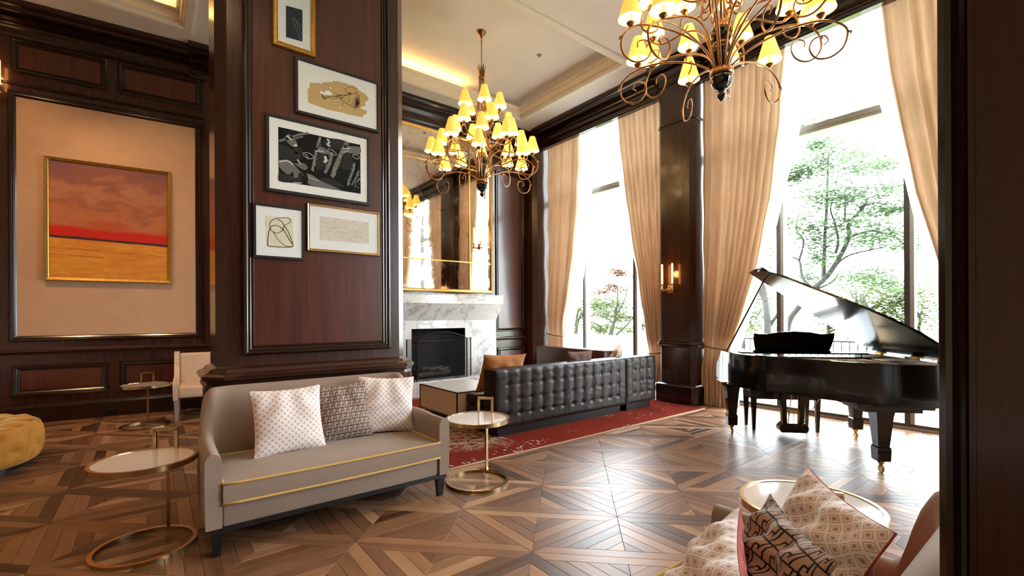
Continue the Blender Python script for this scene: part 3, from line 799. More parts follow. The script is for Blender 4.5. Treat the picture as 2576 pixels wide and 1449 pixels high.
for nm, c in dict(ink=(.012, .010, .012), ink_brown=(.05, .028, .015), night=(.035, .045, .065), pale_line=(.45, .46, .48), kraft=(.62, .42, .20), card=(.80, .76, .60), card_line=(.62, .60, .48), photo_black=(.008, .008, .009), photo_dark=(.030, .028, .029), photo_mid=(.17, .16, .16), photo_light=(.58, .56, .56), photo_white=(.74, .73, .73)).items():
    MAT[nm] = flat_mat('print_'+nm, c)
Y1, Y2, Y3, Y4 = FACE+.0030, FACE+.0022, FACE+.0014, FACE+.0006
GOLDP = [(0, 0), (0, .022), (.006, .03), (.014, .03), (.018, .024), (.030, .020), (.036, .024), (.041, .018), (.043, .004)]
# 1 small gilt frame with a dark print
L = picture('dark blue print in an ornate gilt frame, topmost on the column', .741, 1.06, 3.508, 4.0, .043, 'gold', prof=GOLDP)
b = MB(); poly_flat(b, px2([(663, 40), (788, 75), (788, 315), (663, 280)], 3.018, 500, 0, FACE), Y1); L('print', b, 'night')
b = MB()
for st in ([(710, 130), (740, 220), (775, 300)], [(722, 135), (755, 170), (783, 205)], [(735, 150), (765, 225), (782, 270)]): ribbon(b, px2(st, 3.018, 500, 0, FACE), .0022, Y2)
L('drawn_line', b, 'pale_line')
# 2 torn-paper sketch
L = picture('horn player sketch on torn tan paper in a wide black frame', .903, 1.598, 3.017, 3.464, .022, 'black_frame')
Z = (7.245, 740, 140, FACE)
blob = [(290, 485), (380, 498), (430, 490), (510, 520), (505, 490), (600, 478), (690, 480), (730, 458), (830, 475), (950, 500), (1010, 530), (1090, 545), (1160, 590), (1165, 615), (1230, 660), (1300, 700), (1360, 770), (1350, 815), (1290, 845), (1305, 905), (1240, 935), (1255, 975), (1330, 1010), (1320, 1060), (1265, 1080), (1245, 1118), (1190, 1115), (1110, 1090), (1010, 1075), (900, 1040), (760, 1010), (600, 975), (430, 915), (320, 875), (255, 845), (252, 600), (285, 590)]
b = MB(); poly_flat(b, px2(blob, *Z), Y1); L('torn_paper', b, 'kraft')
b = MB(); poly_flat(b, px2([(470, 640), (500, 640), (540, 670), (590, 630), (640, 640), (695, 690), (690, 720), (600, 715), (520, 705), (475, 680)], *Z), Y2)
poly_flat(b, px2([(640, 570), (670, 570), (682, 590), (660, 605)], *Z), Y2); poly_flat(b, px2([(815, 935), (850, 935), (858, 955), (825, 960)], *Z), Y2); poly_flat(b, px2([(1215, 930), (1245, 920), (1250, 970), (1220, 965)], *Z), Y2)
L('paper_tear', b, 'mat_board')
b = MB()
for st, w in (([(515, 715), (530, 760), (572, 795)], .008), ([(530, 745), (600, 750), (700, 742), (780, 738), (860, 722), (990, 710)], .004), ([(560, 780), (640, 765), (700, 790), (780, 770), (850, 780), (880, 755)], .0028),
              ([(745, 690), (790, 715), (760, 745), (830, 750), (800, 700), (860, 735), (840, 790)], .0030), ([(930, 600), (990, 575), (1080, 580), (1135, 620), (1135, 690)], .0022), ([(930, 600), (950, 650), (1020, 690), (1130, 690), (1180, 760), (1195, 840), (1150, 920), (1090, 935), (1000, 890), (850, 800)], .003),
              ([(985, 690), (1010, 720), (1040, 690), (1010, 680), (985, 690)], .006), ([(860, 790), (940, 720), (1000, 760), (1010, 830), (960, 800)], .0025), ([(880, 855), (895, 870), (880, 910)], .003), ([(1095, 780), (1090, 815)], .003), ([(1100, 965), (1095, 930)], .003)):
    ribbon(b, smooth2(px2(st, *Z), 4), w, Y3)
rn = random.Random(3)
for k in range(34):
    a = rn.uniform(-.2, 1.0); cx, cy = 1150+rn.gauss(0, 22), 850+rn.gauss(0, 40)
    ribbon(b, smooth2(px2([(cx-12, cy-34), (cx+10*a, cy), (cx-14, cy+36)], *Z), 3), .0022, Y3)
L('ink_drawing', b, 'ink_brown')
# 3 black and white photograph of a horn section
L = picture('black and white photograph of saxophone players in a black frame', .690, 1.511, 2.354, 2.957, .024, 'black_frame')
Z = (6.036, 660, 280, FACE)
b = MB(); poly_flat(b, px2([(242, 232), (1488, 508), (1495, 1252), (250, 1055)], *Z), Y1); L('print', b, 'photo_black')
b = MB()
for p in ([(250, 480), (300, 500), (420, 560), (560, 640), (600, 700), (560, 740), (440, 760), (300, 720), (248, 690)], [(480, 550), (555, 535), (610, 610), (560, 640), (500, 640)], [(980, 400), (1260, 450), (1200, 590), (1100, 570), (1000, 570), (930, 470)], [(820, 650), (950, 660), (930, 850), (820, 880)],
          [(1250, 650), (1340, 660), (1380, 860), (1210, 870)], [(860, 1020), (1000, 1010), (1180, 1080), (1230, 1150), (1000, 1110)], [(252, 930), (420, 980), (580, 960), (580, 1090), (450, 1085), (252, 1055)]): poly_flat(b, smooth2(px2(p, *Z), 3, True)[:-1], Y2)
L('print_dark_tone', b, 'photo_dark')
b = MB()
for p in ([(250, 740), (380, 740), (460, 790), (540, 870), (640, 990), (560, 930), (540, 1000), (480, 1005), (470, 920), (400, 960), (330, 920), (250, 830)], [(350, 380), (400, 345), (460, 390), (520, 460), (525, 520), (470, 540), (400, 490), (360, 440)], [(480, 790), (560, 790), (640, 790), (690, 860), (640, 890), (560, 850)],
          [(1200, 590), (1260, 510), (1340, 530), (1485, 545), (1485, 650), (1370, 640), (1250, 620)], [(790, 590), (860, 530), (960, 570), (1010, 640), (900, 640)], [(670, 940), (760, 970), (900, 1060), (1150, 1170), (1165, 1200), (730, 1120), (700, 1030)]): poly_flat(b, smooth2(px2(p, *Z), 3, True)[:-1], Y3)
for st, w in (([(250, 450), (400, 410), (560, 350), (700, 330)], .018), ([(480, 420), (620, 380)], .012)): ribbon(b, px2(st, *Z), w, Y3)
for st, w in (([(880, 390), (840, 520), (800, 700), (760, 900)], .020), ([(1290, 460), (1200, 640), (1120, 820), (1060, 1000)], .034), ([(1060, 620), (1030, 780), (950, 940)], .022), ([(1400, 780), (1380, 900), (1310, 1060), (1300, 1130)], .016), ([(1470, 900), (1420, 1010), (1360, 1120)], .014)): ribbon(b, smooth2(px2(st, *Z), 4), w, Y3)
L('print_mid_tone', b, 'photo_mid')
b = MB()
for cx, cy, rx, ry, ro in ((697, 673, .042, .021, -.15), (1060, 620, .038, .016, -.35), (1420, 690, .028, .016, -.2)):
    c = px2([(cx, cy)], *Z)[0]; el = ellipse(*c, rx, ry, 26, ro); ribbon(b, el+[el[0]], .0042, Y4)
rn = random.Random(5)
for (a, c), n, wd in ((((890, 400), (760, 910)), 34, 24), (((1290, 470), (1060, 1000)), 70, 38), (((1050, 640), (950, 930)), 30, 30), (((1400, 800), (1300, 1110)), 26, 22), (((1470, 940), (1430, 1160)), 34, 34)):
    for k in range(n):
        s = rn.random(); x = a[0]+(c[0]-a[0])*s+rn.uniform(-wd, wd); y = a[1]+(c[1]-a[1])*s; dx, dy = rn.uniform(-12, 12), rn.uniform(-16, 16)
        ribbon(b, px2([(x, y), (x+dx, y+dy)], *Z), rn.uniform(.002, .0055), Y4)
for st, w in (([(255, 765), (380, 750), (470, 810)], .012), ([(480, 520), (530, 515)], .018), ([(985, 420), (1020, 470), (985, 500), (1030, 530)], .014), ([(950, 680), (965, 740), (940, 780)], .022), ([(640, 650), (665, 660), (700, 730)], .005), ([(370, 370), (450, 440)], .012), ([(600, 1090), (470, 1085)], .008), ([(700, 1000), (860, 1060)], .006), ([(1210, 570), (1340, 560)], .008), ([(1210, 605), (1320, 600)], .006), ([(800, 600), (930, 610)], .009), ([(530, 730), (580, 800)], .010)): ribbon(b, smooth2(px2(st, *Z), 3), w, Y4)
L('print_light_tone', b, 'photo_light')
# 4 looping line drawing
L = picture('looping black line drawing on cream card in a square black frame', .602, .966, 1.832, 2.250, .019, 'black_frame')
Z = (2.841, 500, 470, FACE)
b = MB(); poly_flat(b, px2([(478, 205), (675, 228), (675, 440), (490, 425)], *Z), Y1); L('card', b, 'card')
b = MB()
for st in ([(500, 360), (560, 400), (590, 370), (560, 340), (510, 345)], [(485, 230), (480, 270), (500, 300), (560, 320), (640, 300), (660, 270)]): ribbon(b, smooth2(px2(st, *Z), 5), .0016, Y2)
L('faint_line', b, 'card_line')
b = MB()
for st, w in (([(655, 235), (640, 222), (600, 220), (540, 230), (512, 255), (512, 295), (530, 320), (565, 330), (600, 310), (608, 275), (590, 245), (560, 232)], .0042), ([(655, 235), (652, 255), (615, 272)], .0035), ([(510, 290), (540, 275), (580, 285), (615, 320), (650, 380), (672, 410), (668, 428), (600, 430), (520, 426), (496, 418), (494, 390), (500, 330), (512, 295)], .0048), ([(612, 275), (640, 320), (668, 390), (672, 415)], .0045), ([(535, 325), (570, 380), (620, 420), (665, 428)], .0032)):
    ribbon(b, smooth2(px2(st, *Z), 6), w, Y3)
L('ink_drawing', b, 'ink_brown')
# 5 beach photograph
def beach_mat():
    t = NT('print_beach'); x, y, z = t.xyz(t.coord()); n = t.noise(t.map(t.coord(), (8, 8, 26)), 3, 5); d = t.voronoi(t.map(t.coord(), (1, 1, 2.2)), 95)
    mask = (z*-1.0+.205).abs().step(.045, .0)*t.noise(t.coord(), 14, 2).step(.45, .6)
    c = t.ramp(n, [(.3, (.62, .55, .48)), (.7, (.80, .74, .68))]); t.color(t.mix(d.lt(.22)*mask, c, (.10, .085, .07))); t.set(rough=.7)
    return t.mat
MAT['beach'] = beach_mat()
L = picture('pale beach photograph in a slim champagne gold frame', .987, 1.604, 1.914, 2.306, .026, 'gold_soft', prof=[(0, 0), (0, .020), (.006, .028), (.012, .026), (.018, .03), (.024, .022), (.026, .006)])
Z = (2.841, 500, 470, FACE)
b = MB(); poly_flat(b, px2([(868, 210), (1215, 255), (1217, 408), (868, 378)], *Z), Y1); L('print', b, 'beach')

# large sunset painting on the fabric field
def painting_mat():
    t = NT('painting_sunset'); x, y, z = t.xyz(t.coord())
    u = (x+.84)/1.245; h = (z-1.925)/1.555
    v = t.coord(); n1 = t.noise(t.map(v, (1.2, 1, 2.2)), 1.6, 5, .6, .4); n2 = t.noise(t.map(v, (2, 1, 7)), 2.2, 5, .65); n3 = t.noise(v, 3.2, 4)
    hz = h - (.352-u*.028)
    sky = t.ramp(hz*1.25+(n1-.5)*.9+(n3-.5)*.2, [(.08, (.46, .095, .035)), (.22, (.47, .155, .065)), (.38, (.33, .105, .060)), (.52, (.42, .165, .09)), (.66, (.26, .092, .072)), (.85, (.20, .080, .080))])
    land = t.ramp(n2*.7+n1*.4, [(.30, (.52, .14, .03)), (.5, (.66, .24, .035)), (.7, (.74, .34, .05))])
    red = (hz-(n1-.5)*.12-.02).step(.09, .05)*hz.gt(.0)
    c = t.mix(red, sky, (.56, .022, .012))
    c = t.mix(hz.lt(.0), c, land)
    c = t.mix((hz+(n2-.5)*.02).abs().step(.016, .006), c, (.055, .022, .035))
    c = t.mix(((hz+.10+(n1-.5)*.05).abs().step(.012, .002))*n2.step(.4, .6)*.7, c, (.45, .06, .03))
    c = t.mix(((hz+.155+(n1-.5)*.03).abs().step(.006, .001))*u.lt(.45)*.7, c, (.30, .06, .03))
    t.color(c); t.set(rough=.5, spec=.3); t.bump(n2, .1, .004)
    return t.mat
MAT['painting'] = painting_mat()
e = thing('sunset_painting', 'large abstract red and orange sunset painting in a gold frame', 'painting', (-.25, 8.56, 0), radians(-5))
rect_frame(-.885, .468, 1.88, 3.525, -.004, [(0, 0), (0, .045), (.008, .06), (.038, .05), (.044, .045), (.046, .03)]).build('frame', 'gold', e)
MB().box(-.845, .428, -.038, -.006, 1.92, 3.485).build('canvas', 'painting', e)
# ------------------------------------------------------------------ fireplace, mirror, sconces
MAT['firebox'] = plain('sooty_firebox', (.018, .016, .015), .9, var=.4, vscale=14, bump=.3)
def fireplace():
    cx = 4.114
    e = thing('fireplace', 'white veined marble fireplace with flared mantel and raised hearth', 'fireplace', (cx, 7.45, 0))
    hw, ow, oz, hz = 1.275, .551, 1.155, .256; D = .33
    MB().rbox(-hw-.05, hw+.05, -.34, D, 0, hz, .008, 2).build('hearth', 'marble', e)
    for s in (-1, 1): MB().box(s*ow, s*hw, 0, D, hz, 1.30).build('jamb', 'marble', e)
    MB().box(-ow, ow, 0, D, oz, 1.30).build('lintel', 'marble', e)
    f0, f1 = -.02, -.16
    MB().add([(-hw, 0, 1.30), (hw, 0, 1.30), (hw, D, 1.30), (-hw, D, 1.30), (-hw-.05, f1, 1.60), (hw+.05, f1, 1.60), (hw+.05, D, 1.60), (-hw-.05, D, 1.60)],
             [(0, 3, 2, 1), (4, 5, 6, 7), (0, 1, 5, 4), (1, 2, 6, 5), (2, 3, 7, 6), (3, 0, 4, 7)]).build('flared_frieze', 'marble', e)
    MB().rbox(-hw-.06, hw+.06, f1-.006, D, 1.602, 1.765, .004, 1).build('mantel_shelf', 'marble', e)
    MB().rbox(-hw-.07, hw+.07, f1-.016, D, 1.765, 1.78, .004, 2).build('shelf_lip', 'marble', e)
    b = MB()
    x0, x1, y1, z0, z1 = -ow, ow, D-.01, hz, oz
    b.add([(x0, 0, z0), (x1, 0, z0), (x1, y1, z0), (x0, y1, z0), (x0, 0, z1), (x1, 0, z1), (x1, y1, z1), (x0, y1, z1)], [(0, 3, 7, 4), (1, 5, 6, 2), (3, 2, 6, 7), (4, 7, 6, 5), (0, 1, 2, 3)])
    b.build('firebox', 'firebox', e)
fireplace()
MAT['log'] = plain('charred_log', (.10, .085, .075), .9, var=.6, vscale=18, bump=.8, bscale=40)
rn = random.Random(11)
for k, (x, y, z, L_, a, r) in enumerate(((3.98, 7.60, .318, .50, .15, .045), (4.20, 7.66, .322, .44, -.25, .05), (4.06, 7.62, .41, .42, -.12, .042), (4.28, 7.60, .395, .34, .5, .036), (3.86, 7.66, .40, .30, -.6, .036))):
    d = Vector((cos(a), sin(a), .04)); pts = [Vector((0, 0, 0))+d*(t-.5)*L_+Vector((0, rn.uniform(-.01, .01), rn.uniform(-.008, .008))) for t in (0, .2, .4, .6, .8, 1)]
    o = MB().tube(pts, [r*rn.uniform(.85, 1.1) for _ in pts], 10).build('fire_log', 'log', None, True, loc=(x, y, z), angle=60)
    tag(o, ['long grey log lying at the front left of the firebox', 'thick log lying at the back right of the firebox', 'log resting crosswise on top of the pile', 'short log tilted at the right of the firebox', 'short log tilted at the left of the firebox'][k], 'log', 'logs in the fireplace')
def mesh_mat():
    t = NT('spark_guard_mesh'); tr = t.new('ShaderNodeBsdfTransparent'); df = t.new('ShaderNodeBsdfDiffuse'); df.inputs[0].default_value = (.03, .03, .03, 1); mx = t.new('ShaderNodeMixShader'); mx.inputs[0].default_value = .42
    t.link(tr.outputs[0], mx.inputs[1]); t.link(df.outputs[0], mx.inputs[2]); t.link(mx.outputs[0], t.out.inputs[0]); return t.mat
MAT['spark_mesh'] = mesh_mat()
def screen():
    e = thing('fire_screen', 'black three-fold arched fire screen standing on the hearth', 'fire screen', (4.075, 7.26, .256))
    w, h, ah = .50, .72, .12
    arch = [(-w, 0, 0)]+[(-w+2*w*i/20, 0, h+ah*(1-(2*i/20-1)**2)) for i in range(21)]+[(w, 0, 0)]
    MB().tube(arch, .011, 8, True).build('centre_frame', 'black_metal', e, True)
    MB().add(arch, [tuple(range(len(arch)))]).build('centre_mesh', 'spark_mesh', e)
    for s in (-1, 1):
        q = [(s*(w+.012), .004, 0), (s*(w+.012), .004, h), (s*(w+.15), .09, h-.0), (s*(w+.15), .09, 0)]
        MB().tube(q, .011, 8, True).build('wing_frame', 'black_metal', e, True); MB().add(q, [(0, 1, 2, 3)]).build('wing_mesh', 'spark_mesh', e)
        MB().tube([(s*.30, -.07, .006), (s*.30, .07, .006)], .008, 6).build('foot', 'black_metal', e)
screen()
MAT['clear_glass'] = plain('obelisk_glass', (.62, .68, .70), .05, var=.05, trans=.75)
for k, (u, h, x, y) in enumerate(((1, .30, 5.02, 7.24), (2, .36, 5.18, 7.26))):
    e = thing('glass_obelisk', ['shorter glass obelisk on the hearth', 'taller glass obelisk on the hearth'][k], 'ornament', (x, y, .256), .3, 'glass obelisks')
    r0, r1 = .055, .03
    sq = lambda r, z: [(-r, -r, z), (r, -r, z), (r, r, z), (-r, r, z)]
    MB().add(sq(r0, .02)+sq(r1, h-.05)+[(0, 0, h)], [(0, 3, 2, 1), (0, 1, 5, 4), (1, 2, 6, 5), (2, 3, 7, 6), (3, 0, 4, 7), (4, 5, 8), (5, 6, 8), (6, 7, 8), (7, 4, 8)]).build('shaft', 'clear_glass', e)
    MB().rbox(-.065, .065, -.065, .065, 0, .02, .003, 1).build('base', 'clear_glass', e)
    b = MB()
    for i in range(4): p, q = sq(r0, .02)[i], sq(r1, h-.05)[i]; b.tube([p, q, (0, 0, h)], .0025, 4)
    b.build('edge_leading', 'gold_soft', e)

# antique mirror in nine panes
def mirror_mat():
    t = NT('antique_mirror'); v = t.coord(); n = t.noise(v, 5, 6, .7, .5); sp = t.noise(v, 90, 3, .8)
    f = n.step(.45, .75)*.5+sp.step(.5, .8)*.35
    t.color(t.mix(f, (.80, .74, .66), (.34, .25, .18))); t.set(metal=1.0, rough=(f*.22+.02)); return t.mat
MAT['mirror'] = mirror_mat()
def mirror():
    x0, x1, z0, z1 = 2.71, 5.52, 1.842, 4.90
    e = thing('wall_mirror', 'tall antique mirror with gold frame and glazing bars above the fireplace', 'mirror', ((x0+x1)/2, 7.775, z0)); T = Matrix.Translation(-Vector(((x0+x1)/2, 7.775, z0)))
    y = 7.775
    rect_frame(x0, x1, z0, z1, y, [(0, 0), (0, .045), (.012, .055), (.04, .05), (.055, .04), (.06, .02)]).xform(T).build('frame', 'gold', e)
    xs = [x0+.05, 3.263, 4.965, x1-.05]; zs = [z0+.05, 2.44, 4.30, z1-.05]
    rn = random.Random(2)
    for i in range(3):
        for j in range(3):
            c = Vector(((xs[i]+xs[i+1])/2, y-.022, (zs[j]+zs[j+1])/2)); hx = (xs[i+1]-xs[i])/2; hz = (zs[j+1]-zs[j])/2
            rx, rz = rn.uniform(-.002, .002), rn.uniform(-.002, .002)
            MB().add([c+Vector((a*hx, a*hx*rx+b_*hz*rz, b_*hz)) for a, b_ in ((-1, -1), (1, -1), (1, 1), (-1, 1))], [(0, 1, 2, 3)]).xform(T).build('pane', 'mirror', e)
    for xx in xs[1:3]: MB().rbox(xx-.014, xx+.014, y-.042, y-.015, zs[0], zs[3], .005, 2).xform(T).build('glazing_bar', 'gold', e)
    for zz in zs[1:3]: MB().rbox(xs[0], xs[3], y-.040, y-.015, zz-.012, zz+.012, .005, 2).xform(T).build('glazing_bar', 'gold', e)
mirror()

# wall sconces: two glowing tubes on a brass bracket
MAT['tube_glow'] = emit('sconce_tube_glow', (1.0, .40, .10), 7.0)
def sconce(label, loc, rz):
    e = thing('wall_sconce', label, 'wall lamp', loc, rz, 'tube wall sconces')      # local -Y points into the room
    MB().rbox(-.05, .05, -.02, 0, -.06, .06, .006, 2).build('backplate', 'gold_soft', e)
    MB().rbox(-.02, .02, -.10, -.01, -.035, .005, .005, 2).build('bracket_arm', 'gold_soft', e)
    MB().rbox(-.115, .115, -.115, -.085, -.03, .0, .004, 2).build('crossbar', 'gold_soft', e)
    for s in (-1, 1):
        MB().lathe([(0, 0), (.022, 0), (.022, .012), (.016, .02), (.016, .085), (.0, .085)], 14, (s*.09, -.10)).build('socket', 'gold_soft', e, True, angle=40)
        MB().lathe([(0, .085), (.0145, .085), (.0145, .385), (.008, .40), (0, .402)], 14, (s*.09, -.10)).build('tube_lamp', 'tube_glow', e, True, angle=40)
    lamp('sconce_light', (0, -.16, .25), 4, (1, .45, .15), .05, parent=e)
    return e
sconce('lit twin tube sconce on the pier between the windows', (6.48, 4.226, 1.785), -pi/2)
sc2 = on_y(1206, 605, 7.73)
sconce('lit twin tube sconce mounted on the antique mirror', (5.24, 7.735, sc2.z-.12), 0)
wl = Matrix.Translation((-.25, 8.56, 0)) @ Matrix.Rotation(radians(-5), 4, 'Z')
p = wl @ Vector((-1.36, -.02, 4.24))
sconce('brass sconce at the left edge beside the fabric field', p, radians(-5))
# ------------------------------------------------------------------ rug, leather sofa, coffee table
def rug_mat():
    t = NT('red_floral_rug'); v = t.coord(); x, y, z = t.xyz(v)
    pile = t.noise(t.map(v, (40, 8, 1)), 3, 4); big = t.noise(v, .9, 3)
    base = t.ramp(pile*.6+big*.4, [(.3, (.13, .020, .014)), (.6, (.21, .033, .022)), (.8, (.27, .05, .033))])
    wv = t.voronoi(v, 17); wn = t.noise(v, 46, 3); cl = t.noise(t.map(v, (1, 1.6, 1)), 1.25, 2, .5)
    fl = (wv.lt(.36)*wn.step(.50, .60))*cl.step(.56, .62)
    c = t.mix(fl, base, (.74, .66, .60))
    # beige and brown medallion field under the sofa group
    med = (y-4.12)*1.0; f2 = t.noise(v, 14, 5, .7)
    m2 = (t.noise(v, 1.4, 2)*.5+med).step(.0, .35)*x.lt(3.1)
    c = t.mix(m2*f2.step(.44, .52), c, t.mix(t.noise(v, 30, 3), (.10, .045, .03), (.62, .45, .34)))
    t.color(c); t.set(rough=1.0, sheen=.0, spec=.0); t.bump(t.noise(v, 400, 2), .5, .004)
    return t.mat
MAT['rug'] = rug_mat(); MAT['rug_edge'] = fabric('rug_binding', (.42, .27, .15))
R0, R1, Q0, Q1 = 1.92, 6.36, 3.60, 6.95
e = thing('area_rug', 'large red rug with pale floral clusters under the leather sofa', 'rug', (0, 0, 0))
MB().rbox(R0, R1, Q0, Q1, .0, .014, .005, 2).build('pile', 'rug', e)
MB().sweep([(R0, Q0, .001), (R1, Q0, .001), (R1, Q1, .001), (R0, Q1, .001)], [(-.006, 0), (-.008, .006), (-.004, .012), (.003, .0145)], (0, 0, 1)).build('binding', 'rug_edge', e)

def leather():
    t = NT('black_brown_leather'); v = t.coord(); n = t.noise(v, 3, 4); w = t.voronoi(v, 260)
    t.color(t.ramp(n, [(.3, (.010, .0065, .0055)), (.7, (.028, .015, .011))])); t.set(rough=(n*.16+.30), spec=.26); t.bump(w, .12, .001)
    return t.mat
MAT['leather'] = leather()
MAT['leather_brown'] = plain('brown_leather_top', (.075, .026, .012), .3, var=.3, vscale=6)
def tufted(x0, x1, z0, z1, ncol, rows, seamtop=True, amp=.013, cols0=None):
    """quilted leather facing -Y, local y = 0 plane"""
    W = x1-x0; cs = [x0+W*(i+1)/(ncol+1) for i in range(ncol)]
    rz = [z0+(z1-z0)*r for r in rows]
    nu, nv = (ncol+1)*7+1, 46
    def f(i, j):
        x = x0+W*i; z = z0+(z1-z0)*j
        dx = min(abs(x-c) for c in cs); pitch = W/(ncol+1)
        y = -.012*min(1, (min(x-x0, x1-x)/.04))**.5*min(1, (min(z-z0, z1-z)/.03))**.5
        seam = exp(-(dx/.007)**2)*.6
        low = z < rz[0]-.02
        if low: seam *= .25
        d = amp*.75*seam
        for q in rz:
            dz = abs(z-q); d += amp*exp(-(dz/.008)**2)*.22*(1 if cs[0]-.03 < x < cs[-1]+.03 else .2)
            d += amp*1.3*exp(-(dx*dx+dz*dz)/.0004)
        puff = .006*cos(min(1, dx/(pitch/2))*pi)*-1
        wr = .0022*sin(31*x+7*sin(9*z))*sin(23*z+5*sin(11*x))
        return (x, y+d-puff*(0 if low else 1)*.6+wr, z)
    return MB().grid(f, nu, nv)
def leather_sofa():
    e = thing('sectional_sofa', 'dark brown tufted leather sectional sofa on the red rug', 'sofa', (0, 0, .0143))
    # module with its back to the camera
    def module(x0, x1, ncol, y=4.14, z0=.11, z1=.755):
        o = tufted(x0, x1, z0, z1, ncol, (.22, .48, .74)).xform(Matrix.Translation((0, y, 0))).build('tufted_back', 'leather', e, True)
        MB().rbox(x0, x1, y+.005, y+.24, z0, z1+.004, .018, 3).build('back_frame', 'leather', e, True, angle=40)
        for k in range(ncol):
            xx = x0+(x1-x0)*(k+1)/(ncol+1)
            for r in (.22, .48, .74):
                zz = z0+(z1-z0)*r
                MB().lathe([(0, -.006), (.006, -.004), (.008, .002)], 8).xform(Matrix.Translation((xx, y+.016, zz)) @ Matrix.Rotation(pi/2, 4, 'X')).build('button', 'leather', o, True)
        MB().rbox(x0+.01, x1-.01, y+.2, y+.64, .10, .30, .02).build('seat_base', 'leather', e, True, angle=40)
        MB().rbox(x0+.015, x1-.015, y+.24, y+.66, .30, .43, .035, 4).build('seat_cushion', 'leather', e, True, angle=40)
        MB().box(x0+.06, x1-.06, y+.05, y+.60, 0, .105).build('plinth', 'ebony', e)
    module(2.985, 5.235, 12); module(5.255, 5.93, 3)
    # return along the windows
    MB().rbox(5.66, 5.93, 4.90, 6.55, .11, .80, .03, 3).build('return_back', 'leather_brown', e, True, angle=40)
    MB().rbox(4.98, 5.66, 5.10, 6.55, .30, .43, .03, 4).build('seat_cushion', 'leather', e, True, angle=40)
    MB().rbox(4.98, 5.66, 5.10, 6.55, .10, .30, .02).build('seat_base', 'leather', e, True, angle=40)
    MB().box(5.04, 5.86, 5.0, 6.5, 0, .105).build('plinth', 'ebony', e)
leather_sofa()
pillow('cushion', 'large rust velvet cushion at the end of the leather sofa', .62, .50, .24, (3.33, 4.60, .45), (radians(-21), radians(-2), radians(178)), 'rust_velvet', 'rust_velvet', group='cushions on the leather sofa', seed=8)
pillow('cushion', 'brown tweed cushion peeking over the leather sofa back', .46, .46, .14, (4.62, 4.52, .45), (radians(-14), 0, radians(176)), 'tweed', 'tweed', group='cushions on the leather sofa', seed=9)
pillow('cushion', 'beige cushion in the corner of the leather sofa', .46, .46, .16, (5.50, 4.62, .47), (radians(-16), radians(8), radians(215)), 'beige_satin', 'beige_satin', group='cushions on the leather sofa', seed=10)
# low box table with cream panels and black edges
MAT['cream_panel'] = plain('cream_lacquer_panel', (.84, .70, .55), .35, var=.03); MAT['white_top'] = plain('white_lacquer_top', (.80, .77, .73), .2, var=.02, coat=.3)
e = thing('coffee_table', 'low cream box table with black edges in front of the fireplace', 'table', (3.31, 5.33, .0145))
A, B_, z0, z1 = .40, .49, .12, .43
MB().box(-A, A, -B_, B_, z0, z1-.012).build('body', 'cream_panel', e)
MB().rbox(-A-.006, A+.006, -B_-.006, B_+.006, z1-.012, z1, .003, 1).build('top_edge', 'ebony', e); MB().box(-A+.012, A-.012, -B_+.012, B_-.012, z1-.002, z1+.002).build('table_top', 'white_top', e)
for sx in (-1, 1):
    for sy in (-1, 1): MB().box(sx*A-.007, sx*A+.007, sy*B_-.007, sy*B_+.007, z0-.01, z1-.012).build('corner_edge', 'ebony', e)
MB().sweep([(-A, -B_, z0-.012), (A, -B_, z0-.012), (A, B_, z0-.012), (-A, B_, z0-.012)], [(-.007, 0), (-.007, .014), (.02, .014), (.02, 0), (-.007, 0)], (0, 0, 1)).build('bottom_edge', 'ebony', e)
MB().box(-A+.10, A-.10, -B_+.10, B_-.10, 0, z0-.01).build('plinth', 'ebony', e)
# ------------------------------------------------------------------ grand piano and bench
MAT['piano_black'] = plain('piano_lacquer', (.005, .005, .0055), .15, var=.05, coat=.25)
MAT['piano_satin'] = plain('piano_satin_underside', (.006, .006, .007), .22, var=.05, coat=.3)
MAT['plate_gold'] = plain('cast_plate_gold', (.22, .14, .06), .4, .8, var=.1); MAT['soundboard'] = wood('soundboard_spruce', (.30, .14, .05), (.50, .27, .11), 'y', rough=.3)
MAT['caster_brass'] = plain('caster_brass', (.70, .48, .16), .2, 1.0, var=.1); MAT['ivory'] = plain('ivory_keys', (.80, .78, .72), .3, var=.02)
PL, PRZ = Vector((5.727, 2.185, 0)), atan2(-.745, .667)
def rim_outline(g=0.0, y_front=.02):
    """plan outline, counter-clockwise, grown by g; +x bass spine, -y tail"""
    xb, xt = .74+g, -.74-g
    pts = [(xt, y_front), (xt, -.12)]
    pts += [(p.x, p.y) for p in spline([(xt, -.12, 0), (xt+.02, -.34, 0), (xt+.16-g*.3, -.62-g, 0), (xt+.40-g*.2, -.86-g, 0), (-.12, -1.10-g, 0), (.10, -1.28-g, 0), (.30, -1.38-g, 0), (.50, -1.40-g, 0), (.66, -1.34-g, 0), (xb, -1.18, 0)], 6)][1:]
    pts += [(xb, -.6), (xb, y_front)]
    return pts
